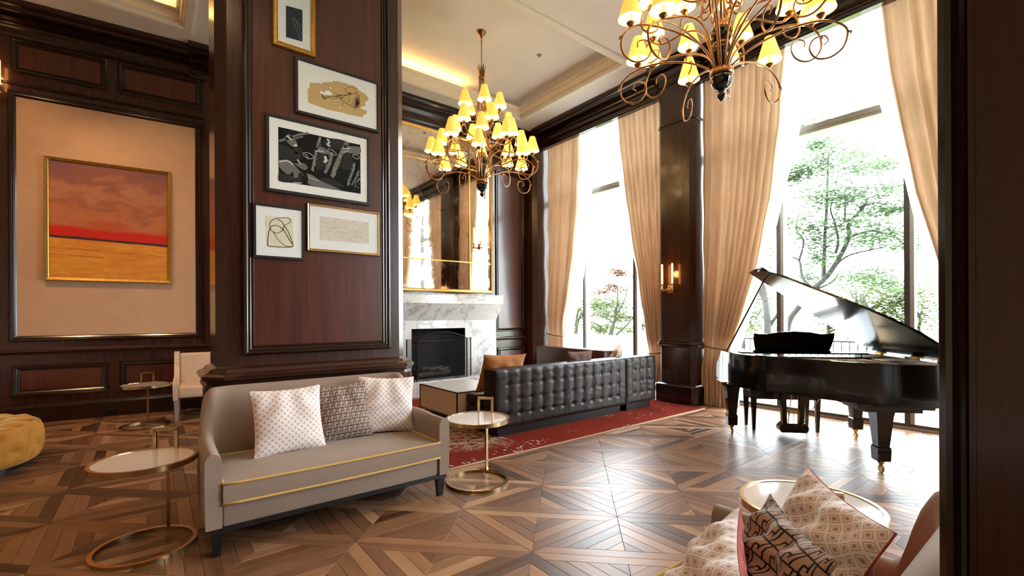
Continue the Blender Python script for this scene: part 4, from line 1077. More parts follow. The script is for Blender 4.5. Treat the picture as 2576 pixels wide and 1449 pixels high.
def grand_piano():
    e = thing('grand_piano', 'black grand piano with raised lid in front of the window', 'piano', PL, PRZ)
    z0, z1 = .60, .955
    out = rim_outline(0, .30); inn = rim_outline(-.05, -.02)
    n = len(out)
    # rim as a shell: outer wall, inner wall, top lip
    o2 = rim_outline(0, .02); i2 = rim_outline(-.045, -.02); k = len(o2)
    vs = [(a, b, z0) for a, b in o2]+[(a, b, z1-.006) for a, b in o2]+[(a*.998, b*.998, z1) for a, b in o2]+[(a, b, z1) for a, b in i2]+[(a, b, z0+.12) for a, b in i2]
    fs = [(j*k+i, j*k+i+1, (j+1)*k+i+1, (j+1)*k+i) for j in range(4) for i in range(k-1)]
    MB().add(vs, fs).build('rim', 'piano_black', e, True, angle=40)
    MB().add([(a, b, z0+.002) for a, b in o2], [tuple(range(k))]).build('bottom_board', 'piano_satin', e)
    MB().add([(a, b, z0+.16) for a, b in i2], [tuple(range(k))]).build('soundboard', 'soundboard', e)
    pl_ = rim_outline(-.07, -.10)
    b = MB().add([(a, c, z0+.255) for a, c in pl_], [tuple(range(len(pl_)))])
    b.build('cast_plate', 'plate_gold', e)
    for t in range(6):
        x = -.45+.19*t; MB().box(x-.012, x+.012, -.45-.13*t, -.16, z0+.256, z0+.285).build('plate_strut', 'plate_gold', e)
    st = MB()
    for i in range(46):
        x = -.60+1.25*i/45; yl = -.30-.95*(i/45)**.8; st.tube([(x, -.14, z0+.292), (x+.05, yl, z0+.292)], .0016, 3)
    s_ = st.build('strings', 'gold_soft', e); s_['kind'] = 'stuff'
    # keyboard end
    for s in (-1, 1):
        MB().prism([(.0, z0), (.28, z0+.02), (.30, z0+.06), (.30, z0+.14), (.285, z0+.155), (.285, z0+.20), (.25, z0+.215), (.20, z0+.23), (.12, z0+.30), (.06, z1), (-.02, z1), (-.02, z0)], 'x', s*.74, s*.69).build('cheek', 'piano_black', e)
    MB().box(-.69, .69, -.02, .30, z0+.0, z0+.075).build('keybed', 'piano_satin', e); MB().box(-.69, .69, .275, .30, z0+.075, z0+.115).build('key_slip', 'piano_black', e)
    MB().box(-.69, .69, -.02, .09, z0+.075, z0+.30).build('fallboard', 'piano_black', e)
    kb = MB()
    for i in range(52): x = -.612+1.224*i/52; kb.box(x+.0008, x+.0228, .10, .27, z0+.08, z0+.122)
    kb.build('white_keys', 'ivory', e)['kind'] = 'stuff'
    kb = MB()
    for i in range(51):
        if i % 7 in (2, 6): continue
        x = -.612+1.224*(i+1)/52; kb.box(x-.006, x+.006, .10, .20, z0+.12, z0+.136)
    kb.build('black_keys', 'piano_black', e)['kind'] = 'stuff'
    # legs with brackets and casters
    def leg(x, y, rz):
        prof = [(.150, .615), (.120, .603), (.088, .58), (.074, .55), (.066, .50), (.062, .46), (.044, .235), (.044, .230), (.052, .222), (.053, .20), (.050, .115), (.047, .105)]
        m_ = MB(); rows = [[(sx*w, sy*w, z) for sx, sy in ((-1, -1), (1, -1), (1, 1), (-1, 1))] for w, z in prof]
        m_.add([p for r in rows for p in r], [(i*4+j, i*4+(j+1) % 4, (i+1)*4+(j+1) % 4, (i+1)*4+j) for i in range(len(prof)-1) for j in range(4)]+[(0, 3, 2, 1), tuple(4*(len(prof)-1)+j for j in range(4))])
        l = m_.build('leg', 'piano_black', e, loc=(x, y, 0), rz=rz)
        MB().tube([(-.010, 0, .032), (.010, 0, .032)], .032, 14).build('caster_wheel', 'caster_brass', l, True, angle=40)
        MB().lathe([(0, .106), (.03, .106), (.026, .085), (.014, .07), (.014, .045), (0, .045)], 12).build('caster_socket', 'caster_brass', l, True, angle=40)
    leg(-.645, 0, 0); leg(.645, 0, 0); leg(.247, -1.20, 0)
    # stepped bracing under the tail
    MB().box(.02, .60, -1.30, -.86, z0-.035, z0+.002).build('leg_block', 'piano_satin', e); MB().box(.08, .52, -1.28, -.92, z0-.065, z0-.034).build('leg_block', 'piano_satin', e)
    # pedal lyre
    MB().box(-.22, .22, -.14, .16, z0-.035, z0).build('lyre_block', 'piano_satin', e)
    for s in (-1, 1): MB().prism([(s*.105-.03, z0), (s*.105+.03, z0), (s*.085+.022, .12), (s*.085-.022, .12)], 'y', -.03, .03).build('lyre_post', 'piano_black', e)
    MB().prism([(-.15, .075), (-.15, .11), (-.11, .15), (.11, .15), (.15, .11), (.15, .075), (.13, .045), (-.13, .045)], 'y', -.055, .055).build('lyre_box', 'piano_black', e)
    for x in (-.05, 0, .05):
        MB().tube([(x, .02, .08), (x, .10, .075), (x, .17, .068)], [.010, .012, .014], 6).build('pedal', 'caster_brass', e, True); MB().tube([(x, -.035, .14), (x, -.035, z0)], .003, 6).build('pedal_rod', 'caster_brass', e)
    MB().tube([(-.07, -.06, .12), (-.16, -.42, z0)], .005, 6).build('lyre_brace', 'caster_brass', e); MB().tube([(.07, -.06, .12), (.16, -.42, z0)], .005, 6).build('lyre_brace', 'caster_brass', e)
    # music desk
    w = .40
    desk = [(-w, 0), (-w+.03, .02), (-w+.015, .08), (-w, .16), (-w-.0, .215), (-w+.05, .205), (-.26, .205), (-.16, .225), (0, .235), (.16, .225), (.26, .205), (w-.05, .205), (w, .215), (w, .16), (w-.015, .08), (w-.03, .02), (w, 0)]
    MB().prism(desk, 'y', -.008, .008).xform(Matrix.Translation((-.08, -.20, z1+.012)) @ Matrix.Rotation(radians(14), 4, 'X')).build('music_desk', 'piano_black', e)
    MB().box(-.62, .62, -.30, -.12, z1-.004, z1+.012).build('desk_shelf', 'piano_black', e)
    # lid, hinged on the bass spine
    th = radians(36); hinge = Matrix.Translation((.752, 0, z1+.012)) @ Matrix.Rotation(th, 4, 'Y') @ Matrix.Translation((-.752, 0, 0))
    lo = rim_outline(.014, -.06); kk = len(lo)
    lid = MB().add([(a, b, 0) for a, b in lo]+[(a, b, .022) for a, b in lo], [tuple(range(kk))[::-1], tuple(range(kk, 2*kk))]+[(i, (i+1) % kk, (i+1) % kk+kk, i+kk) for i in range(kk)]).xform(hinge)
    l = lid.build('lid', 'piano_black', e, True, angle=35)
    MB().rbox(-.752, .752, -.40, -.065, .026, .046, .006, 2).xform(hinge).build('front_flap', 'piano_black', l, True, angle=35)
    for yy in (-.25, -.80, -1.15): MB().rbox(.735, .765, yy-.05, yy+.05, z1-.03, z1+.022, .004, 1).build('hinge', 'caster_brass', e)
    tip = hinge @ Vector((-.60, -.16, 0)); MB().tube([(-.715, -.04, z1-.02), tip], [.010, .008], 8).build('lid_prop', 'piano_black', e)
grand_piano()
def bench():
    e = thing('piano_bench', 'black padded piano bench behind the grand piano', 'bench', (5.996, 2.418, 0), PRZ)
    MB().rbox(-.40, .40, -.19, .19, .46, .50, .018, 3).build('seat', 'piano_black', e, True, angle=40); MB().box(-.375, .375, -.165, .165, .375, .462).build('apron', 'piano_satin', e)
    for sx in (-1, 1):
        for sy in (-1, 1):
            x, y, a, c = sx*.345, sy*.142, .027, .015
            MB().add([(x-c, y-c, 0), (x+c, y-c, 0), (x+c, y+c, 0), (x-c, y+c, 0), (x-a, y-a, .38), (x+a, y-a, .38), (x+a, y+a, .38), (x-a, y+a, .38)],
                     [(0, 3, 2, 1), (4, 5, 6, 7), (0, 1, 5, 4), (1, 2, 6, 5), (2, 3, 7, 6), (3, 0, 4, 7)]).build('leg', 'piano_black', e)
bench()
# ------------------------------------------------------------------ curtains and sheers
def drape_mat(name, col, trans, fine):
    t = NT(name); v = t.coord(); n = t.noise(t.map(v, (30, 30, 240)), 2, 3); n2 = t.noise(v, 3, 3)
    c = t.ramp(n*.6+n2*.4, [(.3, tuple(a*.85 for a in col)), (.7, tuple(min(1, a*1.1) for a in col))])
    d = t.new('ShaderNodeBsdfDiffuse'); tr = t.new('ShaderNodeBsdfTranslucent'); mx = t.new('ShaderNodeMixShader'); mx.inputs[0].default_value = trans
    t.link(c, d.inputs[0]); t.link(c, tr.inputs[0]); t.link(d.outputs[0], mx.inputs[1]); t.link(tr.outputs[0], mx.inputs[2])
    last = mx
    if fine:
        tp = t.new('ShaderNodeBsdfTransparent'); m2 = t.new('ShaderNodeMixShader'); m2.inputs[0].default_value = fine; t.link(mx.outputs[0], m2.inputs[1]); t.link(tp.outputs[0], m2.inputs[2]); last = m2
    t.link(last.outputs[0], t.out.inputs[0]); return t.mat
MAT['drape'] = drape_mat('gold_beige_drape', (.73, .525, .36), .15, 0); MAT['sheer'] = drape_mat('white_sheer', (.88, .90, .92), .6, .35)
MAT['cord'] = fabric('tieback_cord', (.36, .20, .11), weave=300)
def interp(tab, z):
    tab = sorted(tab)
    if z <= tab[0][0]: return tab[0][1]
    for (a, p), (b, q) in zip(tab, tab[1:]):
        if z <= b:
            s = (z-a)/(b-a); return p+(q-p)*s
    return tab[-1][1]
def drape(name, label, cat, outer, inner, x, folds, amp, mat, ztie, group, top=5.22, tie=True, rows=64, bottom=.012):
    """inner: table of (z, y) for the free edge; outer: y of the edge at the pier"""
    e = thing(name, label, cat, (x, outer, 0), 0, group); sg = 1 if inner[-1][1] > outer else -1
    cols = folds*10+1; rn = random.Random(int(outer*100)); ph = [rn.uniform(-.8, .8) for _ in range(folds+2)]; am = [rn.uniform(.6, 1.25) for _ in range(folds+2)]
    def f(i, j):
        z = bottom+(top-bottom)*j; y1 = interp(inner, z); w = (y1-outer)
        near = exp(-((z-ztie)/.22)**2) if tie else 0
        q = i*folds; k = int(min(q, folds-1e-6)); fr = q-k
        s = i+.25/folds*sin(2*pi*fr)*(am[k]-.9)
        dens = min(1.4, max(.5, abs(interp(inner, top)-outer)/max(.12, abs(w))*.6))
        dx = amp*am[k]*sin(2*pi*fr+ph[k]*sin(pi*fr))*(1-.72*near)*dens + .010*sin(7*z+3*k)
        return (dx, w*s, z)
    MB().grid(f, cols, rows).build('cloth', mat, e, True, recalc=False)
    if tie:
        w = interp(inner, ztie)-outer; pts = [(-.055-.01*sin(pi*t), w*t+(0 if t else 0), ztie+.05*(1-t)**2) for t in [i/8 for i in range(9)]]+[(.06, w*(1-i/8), ztie) for i in range(9)]
        MB().tube(pts, .011, 8, True).build('tieback', 'cord', e, True)
    return e
G1, G2 = 'beige window curtains', 'white sheer curtains'
drape('window_curtain', 'beige curtain tied back beside the fireplace corner', 'curtain', 7.38, [(0, 6.80), (.50, 6.86), (.95, 6.93), (1.4, 6.84), (2.2, 6.68), (3.2, 6.54), (4.2, 6.46), (5.3, 6.42)], 6.74, 8, .07, 'drape', .95, G1)
drape('window_curtain', 'beige curtain tied to the left side of the sconce pier', 'curtain', 4.49, [(0, 4.78), (.4, 4.78), (.72, 4.80), (1.2, 4.86), (2.02, 5.0), (3.0, 5.20), (4.0, 5.36), (5.3, 5.52)], 6.74, 9, .07, 'drape', .72, G1)
drape('window_curtain', 'wide beige curtain tied to the right side of the sconce pier, behind the piano', 'curtain', 3.81, [(0, 3.42), (.5, 3.43), (.86, 3.40), (1.3, 3.24), (2.0, 3.02), (3.0, 2.82), (4.0, 2.70), (5.3, 2.61)], 6.73, 11, .075, 'drape', .86, G1)
drape('window_curtain', 'beige curtain at the right of the piano window, cut by the near pier', 'curtain', .46, [(0, .80), (.5, .82), (.86, .80), (1.3, .92), (1.94, 1.11), (2.75, 1.30), (4.08, 1.51), (5.3, 1.63)], 6.73, 9, .075, 'drape', .86, G1)
drape('sheer_curtain', 'white sheer behind the curtain at the fireplace corner', 'curtain', 7.40, [(0, 6.75), (.95, 6.85), (1.6, 6.70), (2.2, 6.52), (3.0, 6.40), (3.8, 6.30), (5.3, 6.12)], 6.93, 9, .022, 'sheer', .95, G2, tie=False)
drape('sheer_curtain', 'narrow white sheer edging the curtain left of the sconce pier', 'curtain', 4.49, [(0, 4.85), (.72, 4.9), (2.0, 5.18), (3.0, 5.42), (3.9, 5.62), (5.3, 5.85)], 6.93, 9, .022, 'sheer', .72, G2, tie=False)
drape('sheer_curtain', 'white sheer edging the wide curtain behind the piano lid', 'curtain', 3.81, [(0, 3.38), (.86, 3.36), (1.56, 3.13), (2.69, 2.83), (3.9, 2.53), (5.3, 2.25)], 6.95, 10, .022, 'sheer', .86, G2, tie=False)
drape('sheer_curtain', 'white sheer edging the curtain beside the near pier', 'curtain', .46, [(0, .85), (.86, .86), (1.78, 1.22), (2.97, 1.44), (3.92, 1.67), (5.3, 1.95)], 6.95, 9, .022, 'sheer', .86, G2, tie=False)
# ------------------------------------------------------------------ chandeliers
def shade_mat():
    t = NT('emissive_lamp_shade'); v = t.coord(); n = t.noise(v, 30, 2)
    t.color((.95, .72, .30)); t.set(rough=.8)
    t.b.inputs['Emission Color'].default_value = (1.0, .52, .06, 1); t.b.inputs['Emission Strength'].default_value = 1.0  # emission stands in for bulb light passing through the shade
    return t.mat
MAT['shade'] = shade_mat(); MAT['emissive_lining'] = emit('glowing_shade_lining', (1.0, .78, .40), 1.7); MAT['bulb'] = emit('warm_bulb', (1.0, .80, .45), 12.0); MAT['candle'] = plain('candle_sleeve', (.80, .68, .45), .5, var=.04)  # lining emits by itself, in place of light thrown on it by the bulb
CH_TOP = TRAY
def chandelier(label, loc):
    e = thing('chandelier', label, 'chandelier', loc, radians(11), 'bronze chandeliers')
    Z = lambda z: z-5.68
    MB().lathe([(0, 0), (.065, 0), (.07, -.012), (.06, -.03), (.035, -.045), (.022, -.085), (.008, -.10), (0, -.10)], 24).build('canopy', 'bronze', e, True, angle=50)
    MB().tube([(0, 0, Z(5.585)), (0, 0, Z(5.46))], .008, 8).build('hanging_rod', 'bronze', e, True)
    for k in range(9):                                            # chain of oval links
        zc = Z(5.445-.034*k); pl_ = k % 2
        pts = [((.009*cos(a) if not pl_ else 0), (.009*cos(a) if pl_ else 0), zc+.021*sin(a)) for a in [2*pi*i/12 for i in range(12)]]
        MB().tube(pts, .0035, 6, True).build('chain_link', 'bronze', e, True)
    MB().lathe([(.028, Z(5.0)), (.046, Z(5.0)), (.050, Z(4.985)), (.046, Z(4.965)), (.028, Z(4.96)), (.028, Z(5.0))], 24).build('crown_ring', 'bronze', e, True)
    MB().tube([(0, 0, Z(5.15)), (0, 0, Z(4.96))], .010, 8).build('hanging_rod', 'bronze', e, True)
    for k in range(10):
        a = 2*pi*k/10; d = Vector((cos(a), sin(a), 0)); p = Vector((-d.y, d.x, 0)); h = .17 if k % 2 else .14
        q = [(.042, 5.0, .012), (.046, 5.06, .015), (.052, 5.0+h*.75, .011), (.068, 5.0+h, .003)]
        b = MB(); b.add([d*r+p*s*w+Vector((0, 0, Z(z))) for r, z, w in q for s in (-1, 1)]+[d*(r-.006)+Vector((0, 0, Z(z))) for r, z, w in q], [(2*i, 2*i+1, 2*i+3, 2*i+2) for i in range(3)]+[(2*i, 2*i+2, 8+i+1, 8+i) for i in range(3)]+[(2*i+1, 8+i, 8+i+1, 2*i+3) for i in range(3)])
        b.build('crown_leaf', 'bronze', e, True)
    stem = MB().tube([(r, 0, Z(z)) for r, z in [(p.x, p.z) for p in spline([(.032, 0, 4.98), (.036, 0, 4.85), (.050, 0, 4.65), (.075, 0, 4.45), (.085, 0, 4.25), (.075, 0, 4.05), (.095, 0, 3.95), (.14, 0, 3.92), (.165, 0, 3.97), (.15, 0, 4.02), (.13, 0, 4.0)], 5)]], .0085, 7)
    me = stem.build('stem', 'bronze', e, True)
    for k in range(1, 8): c = me.copy(); COL.objects.link(c); c.parent = e; c.rotation_euler = (0, 0, 2*pi*k/8)
    # central black and gilt urn
    MB().tube([(0, 0, Z(4.96)), (0, 0, Z(3.84))], .010, 8).build('core_rod', 'bronze', e, True)
    MB().lathe([(0, Z(3.865)), (0.0282, Z(3.86)), (0.0565, Z(3.83)), (0.0701, Z(3.79)), (0.0723, Z(3.775)), (0, Z(3.775))], 24).build('urn_dome', 'bronze', e, True)
    MB().lathe([(0, Z(3.775)), (0.0881, Z(3.775)), (0.0904, Z(3.75)), (0.0791, Z(3.70)), (0.0633, Z(3.665)), (0, Z(3.665))], 48, flute=.06).build('urn_bowl', 'black_lacquer', e, True)
    MB().lathe([(0, Z(3.668)), (0.0655, Z(3.668)), (0.0701, Z(3.65)), (0.0655, Z(3.635)), (0, Z(3.635))], 24).build('urn_band', 'bronze', e, True)
    MB().lathe([(0, Z(3.636)), (0.0746, Z(3.63)), (0.0791, Z(3.60)), (0.0633, Z(3.53)), (0.0475, Z(3.46)), (0, Z(3.44))], 48, flute=.06).build('urn_body', 'black_lacquer', e, True)
    MB().lathe([(0, Z(3.445)), (0.0836, Z(3.445)), (0.0927, Z(3.435)), (0.0904, Z(3.42)), (0.0949, Z(3.41)), (0.0881, Z(3.39)), (0, Z(3.39))], 32).build('cup_band', 'bronze', e, True, angle=50)
    MB().lathe([(0.0859, Z(3.392)), (0.0881, Z(3.36)), (0.0768, Z(3.31)), (0.0508, Z(3.275)), (0.0249, Z(3.265)), (0, Z(3.265))], 48, flute=.06).build('lower_bowl', 'black_lacquer', e, True)
    MB().lathe([(0.0203, Z(3.268)), (0.0316, Z(3.258)), (0.0203, Z(3.248)), (0.0339, Z(3.235)), (0.0384, Z(3.22)), (0.0249, Z(3.195)), (0.0113, Z(3.18)), (0, Z(3.175))], 20).build('finial', 'black_lacquer', e, True)
    # arms
    def scroll(c0, z0, r0, a0, turns, n=20, shrink=.30):
        return [(c0+r0*(1-(1-shrink)*i/n)*cos(a0+turns*2*pi*i/n), z0+r0*(1-(1-shrink)*i/n)*sin(a0+turns*2*pi*i/n)) for i in range(n+1)]
    kinds = {
        'D1': dict(pts=[(.05, 3.43), (.12, 3.49), (.26, 3.57), (.44, 3.625), (.60, 3.64), (.72, 3.625), (.82, 3.57), (.865, 3.50), (.84, 3.39), (.76, 3.335), (.67, 3.35), (.625, 3.43), (.65, 3.50), (.72, 3.51), (.745, 3.465), (.715, 3.44)], lamp=(.70, 3.64)),
        'D2': dict(pts=[(.05, 3.43), (.11, 3.58), (.22, 3.68), (.38, 3.76), (.56, 3.81), (.70, 3.82), (.80, 3.77), (.845, 3.67), (.82, 3.57), (.73, 3.51), (.63, 3.535), (.59, 3.62), (.63, 3.69), (.70, 3.68), (.705, 3.63)], lamp=(.765, 3.80)),
        'C': dict(pts=[(.05, 3.44), (.085, 3.62), (.13, 3.76), (.20, 3.85), (.31, 3.88), (.44, 3.86), (.54, 3.865), (.625, 3.92), (.68, 3.87), (.685, 3.78), (.63, 3.73), (.56, 3.75), (.545, 3.81), (.59, 3.83)], lamp=(.60, 3.91)),
        'B': dict(pts=[(.085, 4.15), (.14, 4.06), (.22, 4.03), (.32, 4.06), (.40, 4.14), (.45, 4.10), (.45, 4.03), (.40, 4.0), (.36, 4.03)], lamp=(.41, 4.145)),
        'A': dict(pts=[(.06, 4.52), (.10, 4.41), (.17, 4.37), (.24, 4.40), (.285, 4.46), (.32, 4.42), (.30, 4.37), (.26, 4.37)], lamp=(.275, 4.455)),
    }
    shade = MB(); R0, R1, h0, h1 = .104, .040, .07, .285
    nn = 24
    for r_off, fl in ((0, 0),):
        ring0 = [((R0+r_off)*cos(2*pi*i/nn), (R0+r_off)*sin(2*pi*i/nn), h0) for i in range(nn)]; ring1 = [((R1+r_off)*cos(2*pi*i/nn), (R1+r_off)*sin(2*pi*i/nn), h1) for i in range(nn)]
        shade.add(ring0+ring1, [(i, (i+1) % nn, nn+(i+1) % nn, nn+i) for i in range(nn)])
    first = {}
    def place(kind, ang):
        q = kinds[kind]; lr, lz = q['lamp']
        if kind not in first:
            pts = spline([(r, 0, Z(z)) for r, z in q['pts']], 5); m_ = len(pts)
            a = MB().tube(pts, [.0085 if i < m_*.55 else .0085-.0035*(i-m_*.55)/(m_*.45) for i in range(m_)], 7).build('arm', 'bronze', e, True); a.rotation_euler = (0, 0, ang); first[kind] = a
            b = MB()
            for s in (1,):
                i = int(m_*(.34+.12*s)); p = pts[i]; t = (pts[i+1]-pts[i-1]).normalized(); nrm = Vector((-t.z, 0, t.x))*(1 if kind != 'D1' else 1)
                b.add([p+Vector((0, .012, 0)), p-Vector((0, .012, 0)), p+t*.03+nrm*.028, p+t*.05+nrm*.012+Vector((0, .010, 0)), p+t*.05+nrm*.012-Vector((0, .010, 0))], [(0, 1, 4, 2), (0, 2, 3)])
            b.build('leaf_trim', 'bronze', a)
            base = (lr, 0, Z(lz))
            def sub(nm, mb, mat): return mb.build(nm, mat, a, True, loc=base, angle=50)
            sub('drip_cup', MB().lathe([(0, .004), (.012, .006), (.030, .028), (.034, .038), (.026, .036), (0, .030)], 14), 'bronze')
            sub('candle_sleeve', MB().lathe([(0, .03), (.013, .03), (.013, .115), (0, .115)], 10), 'candle')
            sub('bulb', MB().lathe([(0, .115), (.012, .12), (.020, .145), (.017, .175), (.006, .205), (0, .21)], 10), 'bulb')
            s_ = MB(); s_.v = list(shade.v); s_.f = list(shade.f); sub('lamp_shade', s_, 'shade')
            sub('emissive_lining', MB().add([((R0-.003)*cos(2*pi*i/nn), (R0-.003)*sin(2*pi*i/nn), h0+.002) for i in range(nn)]+[((R1-.003)*cos(2*pi*i/nn), (R1-.003)*sin(2*pi*i/nn), h1) for i in range(nn)], [(i, (i+1) % nn, nn+(i+1) % nn, nn+i) for i in range(nn)]), 'emissive_lining')
            sub('shade_ring', MB().tube([((R1)*cos(2*pi*i/12), (R1)*sin(2*pi*i/12), h1) for i in range(12)], .002, 4, True), 'bronze')
        else:
            a = copy_tree(first[kind], e); a.rotation_euler = (0, 0, ang)
        return Vector((lr*cos(ang), lr*sin(ang), Z(lz)+.10))
    spots = []
    for kind, n, off in (('A', 5, .3), ('B', 6, .1), ('C', 8, .0), ('D2', 6, .2), ('D1', 6, .2+pi/6)):
        for k in range(n): spots.append(place(kind, off+2*pi*k/n))
    for p in spots[::2]:
        lamp('chandelier_bulb_light', p+Vector((0, 0, -.06)), 5.5, WARM, .03, parent=e)
    return e
c1 = EYEV+ray(1212, 300)*6.98; c2 = EYEV+ray(1815, 247)*3.885
chandelier('tiered bronze chandelier with small yellow shades, hanging in front of the mirror', (c1.x, c1.y, TRAY))
chandelier('tiered bronze chandelier with small yellow shades, cut off by the top of the picture', (c2.x, c2.y, TRAY))
# ------------------------------------------------------------------ terrace and garden beyond the glass
MAT['paving'] = plain('pale_terrace_paving', (.48, .46, .44), .8, var=.05, vscale=2); MAT['parapet'] = plain('white_rendered_parapet', (.62, .60, .56), .85, var=.04)
MAT['lawn'] = plain('mown_lawn', (.20, .27, .085), .95, var=.2, vscale=3, bump=.4); MAT['bark'] = plain('grey_bark', (.035, .03, .03), .9, var=.3, vscale=20, bump=.5)
def leaf_mat(name, col):
    t = NT(name); v = t.coord(); n = t.noise(v, 2.5, 2); c = t.ramp(n, [(.3, tuple(a*.7 for a in col)), (.7, tuple(a*1.25 for a in col))])
    d = t.new('ShaderNodeBsdfDiffuse'); tr = t.new('ShaderNodeBsdfTranslucent'); mx = t.new('ShaderNodeMixShader'); mx.inputs[0].default_value = .45
    t.link(c, d.inputs[0]); t.link(c, tr.inputs[0]); t.link(d.outputs[0], mx.inputs[1]); t.link(tr.outputs[0], mx.inputs[2]); t.link(mx.outputs[0], t.out.inputs[0]); return t.mat
MAT['leaf_green'] = leaf_mat('locust_leaf', (.115, .165, .090)); MAT['leaf_maple'] = leaf_mat('maple_leaf', (.14, .075, .045)); MAT['leaf_pale'] = leaf_mat('shrub_leaf', (.10, .125, .055))
struct(MB().box(7.24, 10.6, -14, 22, -.12, -.02).build('terrace', 'paving'), 'pale paved terrace outside the windows')
struct(MB().box(10.6, 60, -40, 60, -.30, -.06).build('lawn', 'lawn'), 'sunlit lawn beyond the terrace')
o = MB().rbox(10.2, 10.5, 6.9, 16, -.05, .80, .01, 1).build('parapet_wall', 'parapet'); tag(o, 'low white parapet wall outside the window by the fireplace', 'wall')
e = thing('terrace_railing', 'thin black metal railing along the terrace behind the piano', 'railing', (10.3, 0, -.02))
MB().tube([(0, -6, .88), (0, 6.9, .88)], .016, 6).build('handrail', 'black_metal', e); MB().tube([(0, -6, .12), (0, 6.9, .12)], .012, 6).build('bottom_rail', 'black_metal', e)
ba = MB().tube([(0, 0, .0), (0, 0, .88)], .008, 5).build('baluster', 'black_metal', e, loc=(0, -5.9, 0))
for k in range(1, 99):
    c = ba.copy(); COL.objects.link(c); c.parent = e; c.location = (0, -5.9+.13*k, 0)
def tree(label, loc, height, spread, mat, seed, trunk_r, nleaf, fork=.28, lean=(0, 0), leaf=.055, cluster=.28, name='garden_tree', cat='tree', flat=.35, levels=3):
    rn = random.Random(seed); e = thing(name, label, cat, loc); br = MB(); tips = []
    def grow(p, d, L, r, lv):
        n = 6; pts = [p.copy()]; dd = d.copy()
        for i in range(n):
            dd = (dd+Vector((rn.gauss(0, .13), rn.gauss(0, .13), rn.gauss(.03, .08)))).normalized(); pts.append(pts[-1]+dd*L/n)
        br.tube(pts, [r*(1-.45*i/n) for i in range(n+1)], 6, cap=False)
        if lv >= 1: tips.extend([pts[3], pts[5], pts[-1]])
        if lv < levels:
            for k in range(3 if lv else 4):
                a = rn.uniform(0, 2*pi); el = rn.uniform(.15, .75); q = pts[rn.choice((3, 4, 5, 6))]
                nd = (dd*.45+Vector((cos(a)*el*spread, sin(a)*el*spread, rn.uniform(.1, .55)))).normalized(); grow(q, nd, L*rn.uniform(.55, .8), r*.52, lv+1)
    grow(Vector((0, 0, 0)), Vector((lean[0], lean[1], 1)).normalized(), height*fork*1.25, trunk_r, 0)
    zmax = max(t.z for t in tips); k = height/max(zmax, .1)
    br.v = [Vector((v.x*k, v.y*k, v.z*k)) for v in br.v]; tips = [t*k for t in tips]
    br.build('branches', 'bark', e, True)
    lv = MB()
    for i in range(nleaf):
        t = rn.choice(tips); c = t+Vector((rn.gauss(0, cluster), rn.gauss(0, cluster), rn.gauss(0, cluster*flat))); s = leaf*rn.uniform(.6, 1.3)
        a = rn.uniform(0, 2*pi); b_ = rn.uniform(-.6, .6); u = Vector((cos(a), sin(a), b_*.5)).normalized(); w = Vector((-sin(a), cos(a), rn.uniform(-.6, .6))).normalized()
        lv.add([c-u*s, c+w*s*.45, c+u*s, c-w*s*.45], [(0, 1, 2, 3)])
    f = lv.build('foliage', mat, e, recalc=False); f['kind'] = 'stuff'
    return e
def shaped_tree(name, label, x, base, limbs, clusters, mats, seed, leaf, per, r0):
    """limbs and leaf masses laid out on the garden plane x, with real depth either side of it"""
    rn = random.Random(seed); b0 = on_x(base[0], base[1], x); b0.z = -.06; e = thing(name, label, 'tree', b0); br = MB()
    for pts, r in limbs:
        P = []; dx = 0
        for u, v in pts: p = on_x(u, v, x); dx += rn.gauss(0, .14); P.append(Vector((dx, p.y-b0.y, p.z+.06)))
        if pts is limbs[0][0]: P[0].z = 0.0
        sp = spline(P, 4); m_ = len(sp); br.tube(sp, [r*r0*(1-.6*i/(m_-1)) for i in range(m_)], 6)
    br.build('branches', 'bark', e, True)
    L_ = [MB() for _ in mats]
    for u, v, su, sv, mi in clusters:
        c = on_x(u, v, x); k = x/FPX*1.1; dx = rn.gauss(0, .55)
        for i in range(per):
            q = Vector((dx+rn.gauss(0, su*k*.8), c.y-b0.y+rn.gauss(0, su*k), c.z+.06+rn.gauss(0, sv*k*.8))); s = leaf*rn.uniform(.6, 1.3)
            a = rn.uniform(0, 2*pi); uu = Vector((cos(a), sin(a), rn.uniform(-.3, .3))).normalized(); w = Vector((-sin(a), cos(a), rn.uniform(-.7, .7))).normalized()
            L_[mi].add([q-uu*s, q+w*s*.45, q+uu*s, q-w*s*.45], [(0, 1, 2, 3)])
    for b, m_ in zip(L_, mats): f = b.build('foliage', m_, e, recalc=False); f['kind'] = 'stuff'
    return e
sk = lambda pts: [(1780+a/2.898, 200+b/2.898) for a, b in pts]
